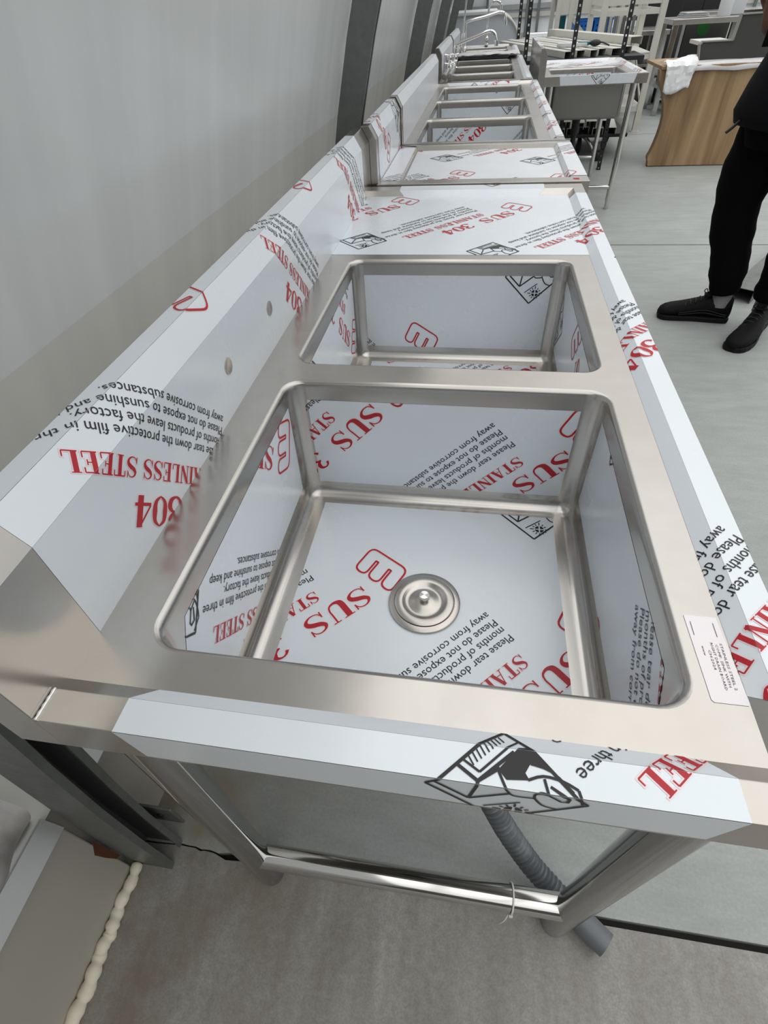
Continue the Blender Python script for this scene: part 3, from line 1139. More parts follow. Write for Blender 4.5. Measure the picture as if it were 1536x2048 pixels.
def strainer():
    c = (.3048, .2548, Z1 - .2456)
    t = thing('drain_strainer', 'round stainless strainer plug with a small knob in the front bowl', 'strainer', c)
    z = c[2]
    MB().lathe([(.030, .0005), (.0545, .0005), (.0562, .0022), (.0562, .0042), (.0552, .0050), (.0478, .0060), (.0472, .0040), (.030, .003)], (c[0], c[1], z), 64).build('flange', 'steel_rim', t, smooth=35)
    MB().lathe([(0, .0092), (.010, .0088), (.017, .0068), (.023, .0042), (.027, .0036), (.031, .0052), (.0345, .0086), (.0355, .0090), (.0455, .0086), (.0468, .0076), (.0468, .003), (0, .003)], (c[0], c[1], z), 64).build('plug_plate', 'steel_rim', t, smooth=50)
    MB().lathe([(.004, .005), (.004, .014), (.0082, .0155), (.0086, .020), (.0074, .0223), (0, .0227)], (c[0], c[1], z), 28).build('knob', 'steel_pol', t, smooth=50)
strainer()

def sticker():
    z = Z1 + .0003
    t = MB()
    t.prism([(.5685, .099, z), (.5705, .0135, z), (.5725, .0115, z), (.5995, .0115, z), (.6008, .0135, z), (.5975, .099, z)], (0, 0, .0002))
    o = t.build('label_sticker', 'label_paper')
    tag(o, 'white printed label stuck on the steel rim beside the front bowl', 'label')
    rows = [('STAINLESS STEEL 2', .5925, .0705, .046), ('COMP. SINK WITH', .5885, .0690, .042), ('RIGHT DRAIN BOARD', .5845, .0705, .047), ('CH:2024', .5808, .0625, .020), ('www', .576, .066, .010)]
    mb = MB()
    for tx, x, y, L in rows:
        tr = font_tris(tx, L, .0031, 1)
        for tri in tr:
            k = len(mb.v)
            mb.v += [(x + p[1], y - p[0], z + .0005) for p in tri]
            mb.f.append((k, k + 1, k + 2))
            mb.m.append(0)
    for x in (.5725, .5925):
        mb.box((x, .077, z + .0004), (x + .0005, .092, z + .0005))
    mb.build('printed_lettering', 'label_ink', o, fix=False)['kind'] = 'stuff'
sticker()

def hose():
    path = crom([(.305, .255, .545), (.315, .25, .46), (.37, .19, .32), (.455, .10, .175), (.53, .045, .075), (.59, .005, .034), (.625, -.024, .026)], 60)
    pts, rr = [], []
    L = 0
    for i, p in enumerate(path):
        if i:
            L += (p - path[i - 1]).length
        pts.append(p)
        rr.append(.0200 + .0028 * math.sin(2 * math.pi * L / .0105))
    t = thing('drain_hose', 'grey corrugated drain hose hanging under the front bowl down to the floor', 'hose', (.5, .05, 0))
    MB().tube(pts, rr, 14).build('corrugated_pipe', 'hose', t, smooth=45)
    MB().tube([(.622, -.021, .026), (.648, -.041, .026), (.676, -.062, .026)], [.0222, .0232, .0225], 20).build('end_cuff', 'hose', t, smooth=40)
hose()

def zip_tie():
    t = thing('cable_tie', 'white nylon cable tie looped round the polished front rail', 'cable tie', (.488, -.036, .155))
    x = .488
    ring = [(x + .002 * math.sin(a), -.036 + .0232 * math.cos(a), .155 + .0232 * math.sin(a)) for a in [2 * math.pi * k / 28 for k in range(28)]]
    MB().tube(ring, .0016, 6, closed=True).build('loop', 'nylon', t, smooth=60)
    MB().tube(crom([(x, -.052, .138), (x - .006, -.062, .110), (x - .012, -.064, .078), (x - .013, -.060, .052)], 6), .0016, 6).build('tail', 'nylon', t, smooth=60)
    MB().box((x - .003, -.062, .136), (x + .004, -.052, .146)).build('lock_head', 'nylon', t, bevel=.001)
zip_tie()

# ------------------------------------------------------------------ the row of further sinks behind
LIPT = (.008, .014, .050)
def drain_table():
    z = .853
    t = thing('drain_table', 'narrow steel drain table wrapped in printed film between two sink tables', 'table', (.34, 1.96, 0))
    x0, xr, y0, y1 = .09, .612, 1.705, 2.215
    make_worktop(t, x0, xr, y0, y1, z, [], dict(near=LIPT, right=LIPT, far=(.004, .014, .03), left=(.004, .012, .066)))
    make_splash(t, .022, z, 1.66, 2.235)
    film_panel(t, [Facet(rect(x0 + .004, y0 + .012, xr - .004, y1 - .012), (0, 0, z), (1, 0, 0), (0, 1, 0))], (.27, 1.785), .0006, 'film_far')
    film_panel(t, splash_facets(.022, z, 1.70, 2.20), (.27, 1.785), .0006)
    film_panel(t, lip_facets('right', xr, z, LIPT, y0 + .01, y1 - .005), (.27, 1.785), .0006, 'film_far')
    film_panel(t, [Facet(rect(.026, 1.70, .086, 2.20), (0, 0, z + .012), (1, 0, 0), (0, 1, 0))], (.27, 1.785), .0006, 'film_far')
    legs_and_rails(t, [(.06, 1.70), (.63, 1.70), (.06, 2.20), (.63, 2.20)], z - .04, .02, [((.06, 1.70, .15), (.63, 1.70, .15)), ((.06, 2.20, .15), (.63, 2.20, .15))], .016, 'steel_pol')
    MB().prism([(.612 + .014, 1.672, z + .0146), (.612 + .03, 1.670, z + .0146), (.612 + .03, 1.682, z + .0146), (.612 + .013, 1.683, z + .0146)], (0, 0, .0006)).build('tape_scrap', 'red_tape', t)
    return t
drain_table()

def bowl_table(name, label, x0, xr, y0, y1, z, nb, films, splash, prt=True, lip=LIP, wdb=(.04, .05), depth=.25, P=None, legs=True, holes=(), matf='film_far', group=None):
    t = thing(name, label, 'sink', ((x0 + xr) / 2, (y0 + y1) / 2, 0), group)
    L = (y1 - y0 - .03) / nb
    bowls = [(x0 + wdb[0], y0 + .015 + L * k + .02, xr - wdb[1], y0 + .015 + L * (k + 1) - .02) for k in range(nb)]
    make_worktop(t, x0, xr, y0, y1, z, bowls, dict(near=lip, right=lip, far=lip), rad=.03)
    make_splash(t, x0, z, splash[0], splash[1])
    for k, q in enumerate(bowls):
        make_bowl(t, *q, z, depth, .03)
        if k < films:
            bowl_films(t, *q, z, depth, None, (P[k] if P else None), None, None, 'film', front=False)
    film_panel(t, splash_facets(x0, z, splash[0] + .04, splash[1] - .04), None, .0006, matf)
    film_panel(t, lip_facets('right', xr, z, lip, y0 + .02, y1 - .02), (x0 + .3, y0 + .35) if prt else None, .0006, matf)
    film_panel(t, lip_facets('far', y1, z, lip, x0 + .06, xr - .06), (x0 + .3, y0 + .35) if prt else None, .0006, matf)
    if legs:
        legs_and_rails(t, [(x0 + .03, y0), (xr - .01, y0), (x0 + .03, y1), (xr - .01, y1)], z - .04, .02, [((x0 + .03, y0, .15), (xr - .01, y0, .15)), ((x0 + .03, y1, .15), (xr - .01, y1, .15))], .016, 'steel_pol')
    return t
T3 = bowl_table('triple_bowl_sink', 'long steel sink table with three deep bowls and torn film edges', .022, .612, 2.315, 4.16, .853, 3, 3, (2.275, 4.21), P=[(.453, .936), (.52, 1.15), (.46, 1.18)])
T4 = bowl_table('triple_bowl_sink', 'steel three-bowl sink table with clustered chrome taps on its splashback', .012, .585, 4.30, 6.02, .853, 3, 0, (4.62, 6.05), False)
T5 = bowl_table('triple_bowl_sink', 'furthest steel sink table in front of the curved glass display case', .012, .575, 6.16, 7.45, .853, 3, 0, (6.13, 7.48), False)

# loose film draped over the joint of the two far sinks
def draped_film():
    vv, ff = [], []
    nx, ny = 22, 9
    r0 = random.Random(5)
    for i in range(nx):
        for j in range(ny):
            x = .03 + .56 * i / (nx - 1)
            y = 5.93 + .32 * j / (ny - 1) + .01 * math.sin(9 * x)
            zz = .884 + .012 * math.sin(14 * x + 3 * j) * math.sin(j * .9) ** 2 + r0.uniform(0, .006)
            vv.append((x, y, zz))
    for i in range(nx - 1):
        for j in range(ny - 1):
            ff.append((i * ny + j, (i + 1) * ny + j, (i + 1) * ny + j + 1, i * ny + j + 1))
    o = MB().add(vv, ff).build('film_scrap', 'plastic_wrap', smooth=80, fix=False)
    sd = o.modifiers.new('s', 'SOLIDIFY')
    sd.thickness = .002
    tag(o, 'crumpled white film draped across the gap of the two furthest sink tables', 'film')
draped_film()

def tap(name, label, base, pts, r=.011, body=True):
    t = thing(name, label, 'tap', base)
    MB().tube(crom(pts, 10), r, 12).build('spout', 'chrome', t, smooth=50)
    e = Vector(pts[-1])
    MB().tube([e + V(0, 0, .012), e - V(0, 0, .022)], r * 1.35, 12).build('aerator', 'chrome', t, smooth=40)
    b = Vector(base)
    MB().lathe([(.024, 0), (.024, .008), (.016, .016), (.016, .05), (.019, .06), (.013, .075), (0, .078)], b, 18).build('body', 'chrome', t, smooth=40)
    for s in (-1, 1):
        MB().tube([b + V(0, 0, .03), b + V(.0, s * .05, .034)], .009, 10).build('valve_arm', 'chrome', t, smooth=40)
        MB().lathe([(.010, 0), (.013, .006), (.021, .012), (.021, .026), (.012, .034), (0, .035)], b + V(0, s * .05, .036), 12).build('handle', 'chrome', t, smooth=40)
tap('mixer_tap', 'chrome tap with a long sloping swing spout beside the clustered valves', (.075, 5.25, .853), [(.075, 5.25, .92), (.076, 5.25, .985), (.10, 5.25, 1.003), (.22, 5.255, 1.036), (.32, 5.26, 1.064), (.37, 5.26, 1.052), (.389, 5.26, 1.0)])
tap('mixer_tap', 'chrome tap with an upright column and raised swing spout', (.105, 6.35, .853), [(.105, 6.35, .92), (.107, 6.35, 1.06), (.13, 6.35, 1.095), (.28, 6.36, 1.118), (.41, 6.365, 1.142), (.455, 6.365, 1.125), (.466, 6.365, 1.075)], .012)
tap('mixer_tap', 'furthest chrome tap with a round gooseneck spout', (.30, 7.44, .866), [(.30, 7.44, .93), (.30, 7.44, 1.12), (.315, 7.44, 1.18), (.36, 7.44, 1.207), (.41, 7.44, 1.195), (.43, 7.44, 1.165)], .010)
# second cluster of valves on the nearer far sink and riser pipe
t = thing('wall_tap_valves', 'cluster of shiny chrome cross-head valves at the sink splashback', 'tap', (.05, 4.92, .853))
for k, (dx, dy, dz) in enumerate(((0, 0, .03), (.022, .09, .035), (-.006, .05, .075), (.03, .15, .07))):
    c = V(.05 + dx, 4.86 + dy, .853 + dz)
    MB().lathe([(.017, -.03 if dz < .05 else -.07), (.017, 0), (.024, .006), (.024, .02), (.012, .03), (0, .031)], c, 14).build('valve_body', 'chrome', t, smooth=40)
    h = MB()
    for q in range(4):
        a = q * math.pi / 2 + .4
        h.tube([c + V(0, 0, .03), c + V(.034 * math.cos(a), .034 * math.sin(a), .034)], [.006, .008], 8)
    h.build('cross_handle', 'chrome', t, smooth=50)
for k, x in enumerate((.048, .086)):
    o = MB()
    o.tube([(x, 4.345, .885), (x + .004, 4.78, .885)], .0165, 18, caps=False)
    o.tube([(x, 4.345, .885), (x + .004, 4.78, .885)], .0125, 18, caps=False)
    o.lathe([(.0125, 0), (.0165, 0)], (x, 4.345, .885), 18, axis=(0, -1, 0))
    ob = o.build('steel_pipe', 'steel_leg', smooth=50, fix=False)
    tag(ob, ['open-ended steel pipe lying on the far sink edge against the splashback', 'open-ended steel pipe lying on the far sink edge beside its bowl'][k], 'pipe')
t = thing('riser_pipe', 'slim chrome riser pipe standing up behind the raised swing tap', 'pipe', (.065, 6.42, .853))
MB().tube([(.065, 6.42, .855), (.078, 6.42, 1.0), (.105, 6.42, 1.26), (.125, 6.42, 1.5)], .008, 10).build('tube', 'chrome', t, smooth=50)
MB().lathe([(.02, 0), (.02, .012), (.012, .018), (.012, .04), (0, .04)], (.065, 6.42, .853), 14).build('mounting_nut', 'chrome', t, smooth=40)

# ------------------------------------------------------------------ single sink standing apart on the right
def side_sink():
    z = .828
    t = thing('single_bowl_sink', 'free-standing single bowl steel sink showing its dark outer bowl and legs', 'sink', (1.05, 5.15, 0))
    x0, xr, y0, y1 = .735, 1.375, 4.605, 5.70
    bowls = [(.80, 4.68, 1.32, 5.22)]
    make_worktop(t, x0, xr, y0, y1, z, bowls, dict(near=LIP, right=LIP, far=LIP))
    make_splash(t, x0, z, 4.56, 5.745)
    make_bowl(t, *bowls[0], z, .25)
    bowl_films(t, *bowls[0], z, .25, None, (.96, 1.02), None, None, front=False)
    film_panel(t, [Facet(rect(x0 + .003, 5.26, xr, y1), (0, 0, z), (1, 0, 0), (0, 1, 0))] + lip_facets('far', y1, z, LIP, .8, 1.34), (1.2, 5.5), .0006, 'film_far')
    film_panel(t, lip_facets('right', xr, z, LIP, 4.60, 5.69), (1.2, 5.5), .0006, 'film_far')
    film_panel(t, lip_facets('near', y0, z, LIP, .835, 1.345), (1.16, 4.855), .0006)
    film_panel(t, splash_facets(x0, z, 4.60, 5.7), (1.0, 5.3), .0006)
    legs_and_rails(t, [(.79, 4.64), (1.355, 4.64), (.79, 5.68), (1.355, 5.68)], z - .03, .02, [((.79, 4.64, .15), (1.355, 4.64, .15)), ((.79, 5.68, .15), (1.355, 5.68, .15))], .014, 'steel_pol')
    MB().lathe([(.05, 0), (.05, -.02), (.03, -.03), (.028, -.12), (.02, -.14), (.02, -.3), (0, -.3)], (1.05, 4.95, z - .255), 18).build('waste_pipe', 'blk', t, smooth=40)
side_sink()

# ------------------------------------------------------------------ background stock of the workshop
def slotted_rack():
    t = thing('slotted_rack', 'tall black slotted-angle rack frame behind the single bowl sink', 'rack', (1.05, 5.95, 0))
    def upright(x, y):
        mb = MB()
        for s in (-1, 1):
            mb.box((x + s * .012 - .005, y - .012, 0), (x + s * .012 + .005, y + .012, 1.9))
        z = .02
        while z < 1.88:
            mb.box((x - .008, y - .012, z), (x + .008, y + .012, z + .034))
            z += .05
        mb.build('slotted_upright', 'blk', t)
        MB().box((x - .02, y - .02, 0), (x + .02, y + .02, .004)).build('base_foot', 'blk', t)
    for x, y in ((.655, 5.93), (1.055, 5.93), (1.47, 5.93), (.655, 8.0)):
        upright(x, y)
    for (a, b) in (((.655, 5.93), (1.47, 5.93)), ((.655, 5.93), (.655, 8.0))):
        for z in (1.35, 1.8):
            MB().bar((*a, z), (*b, z), .03, .04).build('cross_beam', 'blk', t)
    MB().box((.64, 5.943, .80), (1.66, 6.42, .829)).build('shelf_board', 'blk', t)
slotted_rack()

def u_channel(a, b, wdt, hgt, th=.003, up=(0, 0, 1), flip=False):
    a, b, up = Vector(a), Vector(b), Vector(up)
    d = (b - a).normalized()
    sd = d.cross(up).normalized()
    u2 = sd.cross(d).normalized()
    s = -1 if flip else 1
    mb = MB()
    sec = [(-wdt / 2, 0), (wdt / 2, 0), (wdt / 2, -hgt * s), (wdt / 2 - th, -hgt * s), (wdt / 2 - th, -th * s), (-wdt / 2 + th, -th * s), (-wdt / 2 + th, -hgt * s), (-wdt / 2, -hgt * s)]
    mb.prism([a + sd * p + u2 * q for p, q in sec], b - a)
    return mb

def beams():
    d = V(.29, -.957, 0)
    n = V(.957, .29, 0)
    for k, (ex, ey, L, z, wd, h, fl) in enumerate(((1.64, 6.33, 2.0, .931, .11, .055, False), (1.45, 6.08, 2.2, .875, .10, .045, False), (1.33, 6.12, 2.1, .875, .07, .045, False), (1.245, 6.02, 2.0, .875, .065, .045, False), (1.14, 6.06, 2.0, .875, .075, .045, False), (1.56, 6.22, 1.9, .875, .08, .045, False), (1.03, 5.99, 1.9, .875, .075, .045, False))):
        e = V(ex, ey, z)
        o = u_channel(e, e - d * L, wd, h).build('channel_beam', 'cream')
        tag(o, ['cream painted channel beam lying on top of the others', 'wide cream channel beam with its open end over the sink corner', 'cream painted channel beam in the lower layer of the stack', 'cream painted channel beam in the lower layer of the stack', 'cream channel beam under the clip-on lamp', 'cream channel beam directly below the topmost beam', 'lowest cream channel beam nearest the single sink splashback'][k], 'beam', 'cream channel beams stacked on trestles')
    c = V(1.35, 6.16, 0) - d * 1.62
    t = thing('trestle', 'cream steel trestle under the far ends of the channel beams', 'trestle', c)
    MB().bar(c - n * .26 + V(0, 0, .805), c + n * .42 + V(0, 0, .805), .05, .05).build('top_bar', 'cream', t)
    for sx in (-.2, .36):
        for sy in (-1, 1):
            MB().bar(c + n * sx + V(0, 0, .79), c + n * sx + d * sy * .22, .035, .035).build('leg', 'cream', t)
    # lamp / clamp lying on the beams
    t = thing('clip_lamp', 'white and green hand lamp with black head lying on the beams', 'lamp', (1.2, 6.35, .878))
    MB().obox((1.10, 6.42, .893), V(.13, -.05, 0), V(.012, .03, 0), V(0, 0, .013)).build('lamp_body', 'white_pl', t, bevel=.005)
    MB().obox((1.20, 6.385, .900), V(.05, -.02, 0), V(.011, .026, 0), V(0, 0, .011)).build('lamp_window', 'teal', t, bevel=.003)
    MB().sphere((1.29, 6.345, .902), (.05, .035, .024), 14).build('lamp_head', 'blk', t, smooth=60)
    MB().tube(crom([(1.33, 6.33, .905), (1.36, 6.32, .90), (1.41, 6.30, .882)], 5), .006, 8).build('cable', 'blk', t)
beams()

def cream_rack():
    t = thing('cream_rack', 'tall cream steel shelf rack with braces behind the single sink', 'rack', (1.85, 8.1, 0))
    P4 = [(2.13, 7.77), (1.53, 7.77), (2.13, 8.75), (1.53, 8.75)]
    for x, y in P4:
        p = MB()
        p.prism([(x - .03, y - .03, 0), (x + .03, y - .03, 0), (x + .03, y - .024, 0), (x - .024, y - .024, 0), (x - .024, y + .03, 0), (x - .03, y + .03, 0)], (0, 0, 1.9))
        po = p.build('post', 'cream', t)
        MB().box((x - .045, y - .045, 0), (x + .045, y + .045, .006)).build('foot_plate', 'cream', po)
    for z, hh in ((1.045, .04), (1.13, .05), (.22, .05), (.68, .04), (1.6, .05)):
        for y in (7.77, 8.75):
            MB().box((1.53, y - .02, z - hh / 2), (2.13, y + .02, z + hh / 2)).build('rail', 'cream', t)
        for x in (1.53, 2.13):
            MB().box((x - .02, 7.77, z - hh / 2), (x + .02, 8.75, z + hh / 2)).build('rail', 'cream', t)
    for z in (.235, .705):
        MB().box((1.55, 7.79, z), (2.11, 8.73, z + .012)).build('shelf', 'cream', t)
    MB().bar((2.13, 7.8, .25), (2.13, 8.72, .66), .03, .012, up=(1, 0, 0)).build('brace', 'cream', t)
    MB().bar((1.53, 7.8, .95), (1.53, 8.72, .30), .03, .012, up=(1, 0, 0)).build('brace', 'cream', t)
    # second rack frame further back holding the blue crates
    t2 = thing('cream_rack', 'cream shelf rack holding the blue plastic crates', 'rack', (1.5, 9.7, 0))
    for x, y in ((1.18, 9.25), (1.34, 9.25), (1.96, 9.25), (1.18, 10.2), (1.96, 10.2)):
        MB().box((x - .028, y - .028, 0), (x + .028, y + .028, 1.9)).build('post', 'cream', t2)
    for z, hh in ((.72, .05), (1.10, .14), (.25, .05)):
        for y in (9.25, 10.2):
            MB().box((1.18, y - .02, z - hh / 2), (1.96, y + .02, z + hh / 2)).build('rail', 'cream', t2)
        MB().box((1.18, 9.25, z + hh / 2 - .005), (1.96, 10.2, z + hh / 2 + .003)).build('shelf', 'cream', t2)
    MB().bar((1.34, 9.24, 1.0), (1.62, 9.24, .75), .04, .01, up=(0, 1, 0)).build('brace', 'cream', t2)
    for k, x in enumerate((1.42, 1.66)):
        c = thing('plastic_crate', ['blue perforated plastic crate on the cream rack beside the brace', 'blue perforated plastic crate on the cream rack beside its right post'][k], 'crate', (x + .12, 9.5, .748))
        mb = MB()
        mb.box((x, 9.3, .749), (x + .225, 9.31, .96)).box((x, 9.7, .749), (x + .225, 9.71, .96)).box((x, 9.31, .749), (x + .01, 9.7, .96)).box((x + .215, 9.31, .749), (x + .225, 9.7, .96)).box((x + .01, 9.31, .749), (x + .215, 9.7, .757))
        mb.build('crate_body', 'blue_pl', c)
        MB().box((x - .006, 9.292, .945), (x + .231, 9.30, .965)).build('crate_rim', 'blue_pl', c)
        h = MB()
        for i in range(4):
            for j in range(3):
                h.box((x + .03 + .047 * i, 9.2985, .79 + .05 * j), (x + .048 + .047 * i, 9.3005, .808 + .05 * j))
        ho = h.build('vent_holes', 'blue_dark', c)
        ho['kind'] = 'stuff'
    o = MB().box((1.21, 9.6, .749), (1.32, 9.64, 1.0)).build('teal_board', 'teal', bevel=.004)
    tag(o, 'teal plastic panel leaning upright on the cream rack', 'panel')
    # bundle of grey bars standing behind the first rack
    for k in range(9):
        x = 1.70 + .055 * k
        a = 8.90 + .02 * (k % 3)
        o = MB().bar((x, a, .0), (x, a + .10, 1.28 + .05 * math.sin(k)), .032, .03).build('metal_bar', 'galv' if k % 2 else 'cream')
        tag(o, 'grey metal bar standing upright behind the cream rack' if k % 2 else 'cream metal bar standing upright behind the cream rack', 'bar', 'bars standing behind the rack')
cream_rack()

def trolley():
    t = thing('platform_trolley', 'black platform trolley with tubular legs loaded with cream channel offcuts', 'trolley', (1.35, 6.75, 0))
    MB().box((1.05, 6.45, .17), (1.78, 7.35, .20)).build('platform', 'blk', t, bevel=.005)
    for x, y in ((1.35, 6.65), (1.62, 6.75), (1.15, 7.2), (1.72, 7.2)):
        w_ = MB().lathe([(0, -.022), (.05, -.022), (.075, -.014), (.075, .014), (.05, .022), (0, .022)], (x, y, .076), 20, axis=(1, 0, 0)).build('wheel', 'rubber', t, smooth=40)
        MB().box((x - .03, y - .02, .09), (x - .024, y + .02, .17)).build('fork', 'steel_leg', w_)
    MB().tube(crom([(1.33, 6.52, .19), (1.40, 6.44, .15), (1.47, 6.36, .06), (1.50, 6.30, .035)], 6), .017, 12).build('tube_leg', 'steel_leg', t, smooth=50)
    MB().lathe([(.0, 0), (.026, 0), (.03, .01), (.03, .05), (.024, .056), (.0, .056)], (1.50, 6.30, 0), 16).build('rubber_foot', 'rubber', t, smooth=40)
    r0 = random.Random(11)
    k = 0
    for lay in range(2):
        for i in range(5 - lay):
            x = 1.10 + .125 * i + .05 * lay
            e = V(x, 6.40 + r0.uniform(-.08, .1), .201 + .056 * (lay + 1))
            o = u_channel(e, e + V(.08, .75, 0), .10, .055).build('channel_offcut', 'cream')
            tag(o, 'short cream channel offcut in the %s layer on the black trolley' % ('bottom', 'upper')[lay], 'beam', 'cream offcuts on the trolley')
            k += 1
trolley()

def display_case():
    t = thing('display_case', 'white display case with curved glass front at the end of the sink row', 'display case', (.25, 8.8, 0))
    prof = [(-.15, .80), (-.15, 1.09), (.38, 1.09)] + [(.38 + .30 * math.sin(a), .80 + .29 * math.cos(a)) for a in [math.pi / 2 * k / 10 for k in range(1, 11)]]
    MB().prism([(x, 8.42, z) for x, z in prof], (0, .012, 0)).build('end_glass', 'glass_grey', t)
    MB().prism([(x, 9.45, z) for x, z in prof], (0, .012, 0)).build('end_glass', 'glass_grey', t)
    for y in (8.40, 9.45):
        MB().tube([(x, y, z) for x, z in prof] , .013, 8, closed=True).build('end_frame', 'edge_white', t, smooth=50)
    g = MB()
    n = len(prof)
    g.add([(x, y, z) for y in (8.42, 9.46) for x, z in prof[1:]], [(i, i + 1, n - 1 + i + 1, n - 1 + i) for i in range(n - 2)])
    g.build('curved_glass', 'glass_grey', t, smooth=50, fix=False)
    MB().box((-.16, 8.40, .70), (.70, 9.48, .80)).build('base_trim', 'darkgrey', t, bevel=.006)
    MB().box((-.14, 8.44, 0.06), (.66, 9.44, .70)).build('cabinet', 'white_pl', t, bevel=.01)
    MB().box((-.10, 8.5, 0), (.6, 9.4, .06)).build('plinth', 'blk', t)
    MB().box((-.16, 8.38, 1.085), (.40, 9.48, 1.115)).build('top_board', 'white_pl', t, bevel=.005)
display_case()

# ------------------------------------------------------------------ reception desk with oak front
def desk():
    t = thing('reception_desk', 'oak-look reception desk with curved side and charcoal raised counter', 'desk', (2.5, 6.25, 0))
    side = [(1.829, .721), (1.836, .69), (1.842, .653), (1.862, .615), (1.90, .564), (1.937, .475), (1.958, .39), (1.962, .327), (1.957, .25), (1.945, .174), (1.93, .115), (1.918, .085), (1.918, .062), (1.93, .04), (1.935, .004)]
    front = [(x, 6.0, z) for x, z in side] + [(3.3, 6.0, .004), (3.3, 6.0, .721)]
    MB().prism(front, (0, .03, 0)).build('front_panel', 'oak', t)
    MB().prism([(x, 6.03, z) for x, z in side] + [(1.99, 6.03, .004), (1.99, 6.03, .721)], (0, .06, 0)).build('side_panel', 'oak', t)
    MB().box((1.84, 5.985, .721), (3.35, 6.65, .745)).build('desk_top', 'oak', t, bevel=.004)
    MB().box((1.93, 5.998, .0), (3.3, 6.035, .006)).build('bottom_edge', 'blk', t)
    cnt = [(2.157, .746), (2.129, .865), (2.145, .886), (2.384, .886), (2.392, 1.045), (3.3, 1.055), (3.3, .746)]
    MB().prism([(x, 6.10, z) for x, z in cnt], (0, .03, 0)).build('counter_panel', 'darkgrey', t)
    ed = MB()
    for a, b in zip(cnt[:5], cnt[1:6]):
        ed.bar((a[0], 6.12, a[1]), (b[0], 6.12, b[1]), .06, .009, up=(0, 0, 1) if abs(a[1] - b[1]) < .1 else (1, 0, 0))
    ed.build('counter_edge', 'counter_rim', t)
    MB().box((2.13, 6.13, .86), (2.384, 6.45, .886)).build('counter_shelf', 'edge_white', t)
    # plastic wrap along the front edge and crumpled sheet on the corner
    vv, ff = [], []
    nx, ny = 40, 7
    for i in range(nx):
        for j in range(ny):
            x = 1.93 + 1.3 * i / (nx - 1)
            s = j / (ny - 1)
            y = 6.10 - .125 * s + .004 * math.sin(17 * x + j)
            z = .752 + .012 * abs(math.sin(6 * x + .7 * j)) - (.0 if s < .8 else (s - .8) * .28) + .01 * s * max(0, x - 2.3)
            vv.append((x, y, z))
    for i in range(nx - 1):
        for j in range(ny - 1):
            ff.append((i * ny + j, (i + 1) * ny + j, (i + 1) * ny + j + 1, i * ny + j + 1))
    o = MB().add(vv, ff).build('plastic_wrap', 'plastic_wrap', smooth=80, fix=False)
    sd = o.modifiers.new('s', 'SOLIDIFY')
    sd.thickness = .003
    tag(o, 'clear plastic wrap lying along the front edge of the oak desk', 'plastic wrap')
    vv, ff = [], []
    nx, ny = 12, 14
    for i in range(nx):
        for j in range(ny):
            u_, s = i / (nx - 1), j / (ny - 1)
            x = 1.865 + .20 * u_ + (.07 * (1 - s) * u_) + .02 * s
            if s < .42:
                y = 6.12 - .15 * s / .42
                z = .757 + .05 * (1 - s / .42) * u_ + .010 * math.sin(11 * u_ + 9 * s)
            else:
                y = 5.968 - .014 * math.sin(9 * u_ + 5 * s) ** 2
                z = .757 - .185 * (s - .42) / .58 * (1 + .12 * math.sin(5 * u_))
            vv.append((x + rnd.uniform(-.006, .006), y - rnd.uniform(0, .012), z + rnd.uniform(-.004, .008)))
    for i in range(nx - 1):
        for j in range(ny - 1):
            ff.append((i * ny + j, (i + 1) * ny + j, (i + 1) * ny + j + 1, i * ny + j + 1))
    o = MB().add(vv, ff).build('paper_sheet', 'paper', smooth=14, fix=False)
    sd = o.modifiers.new('s', 'SOLIDIFY')
    sd.thickness = .003
    tag(o, 'crumpled white paper sheet hanging over the desk corner', 'paper')
desk()

# ------------------------------------------------------------------ steel worktables behind the desk
def worktable(label, x0, x1, y0, y1, z, shelf):
    t = thing('steel_worktable', label, 'table', ((x0 + x1) / 2, (y0 + y1) / 2, 0))
    MB().box((x0, y0, z - .05), (x1, y1, z)).build('table_top', 'steel_rim', t, bevel=.004)
    for x in (x0 + .05, x1 - .05):
        for y in (y0 + .05, y1 - .05):
            MB().box((x - .03, y - .03, 0), (x + .03, y + .03, z - .05)).build('leg', 'steel_leg', t, bevel=.004)
    if shelf:
        MB().box((x0 + .03, y0 + .03, shelf - .03), (x1 - .03, y1 - .03, shelf)).build('lower_shelf', 'steel_rim', t, bevel=.003)
worktable('steel worktable carrying the white paper roll behind the desk', 2.50, 3.45, 8.75, 9.45, .93, .30)
worktable('lower steel worktable seen between the cream rack and the desk', 2.24, 2.72, 9.7, 10.6, .80, .45)
worktable('long steel worktable at the back with black appliances', 2.3, 4.6, 11.2, 11.9, .90, .4)
o = MB()
o.lathe([(.0, 0), (.075, 0), (.075, .45), (.02, .45), (.02, .40), (0, .40)], (3.12, 9.0, .931), 24)
ob = o.build('paper_roll', 'white_pl', smooth=40)
tag(ob, 'tall white roll standing on the steel worktable', 'roll')
ob = MB().box((3.2, 9.05, .931), (3.36, 9.3, 1.22)).build('white_carton', 'white_pl', bevel=.006)
tag(ob, 'white carton standing beside the white roll', 'carton')
t = thing('plate_stack', 'stack of thin steel trays on the worktable', 'tray', (2.75, 9.1, .931))
for k in range(3):
    MB().box((2.66 + .01 * k, 8.95, .932 + .016 * k), (2.95 - .01 * k, 9.3, .944 + .016 * k)).build('tray', 'alu', t, bevel=.003)
t = thing('grey_cabinet', 'dark grey steel cabinet with a round green sticker under the worktable', 'cabinet', (3.05, 9.75, 0))
MB().box((2.86, 9.62, .05), (3.42, 10.1, .86)).build('cabinet_body', 'darkgrey', t, bevel=.006)
MB().box((2.88, 9.605, .08), (3.40, 9.62, .84)).build('door', 'darkgrey', t, bevel=.004)
MB().box((2.84, 9.6, 0), (2.87, 9.63, .9)).build('frame_post', 'alu', t)
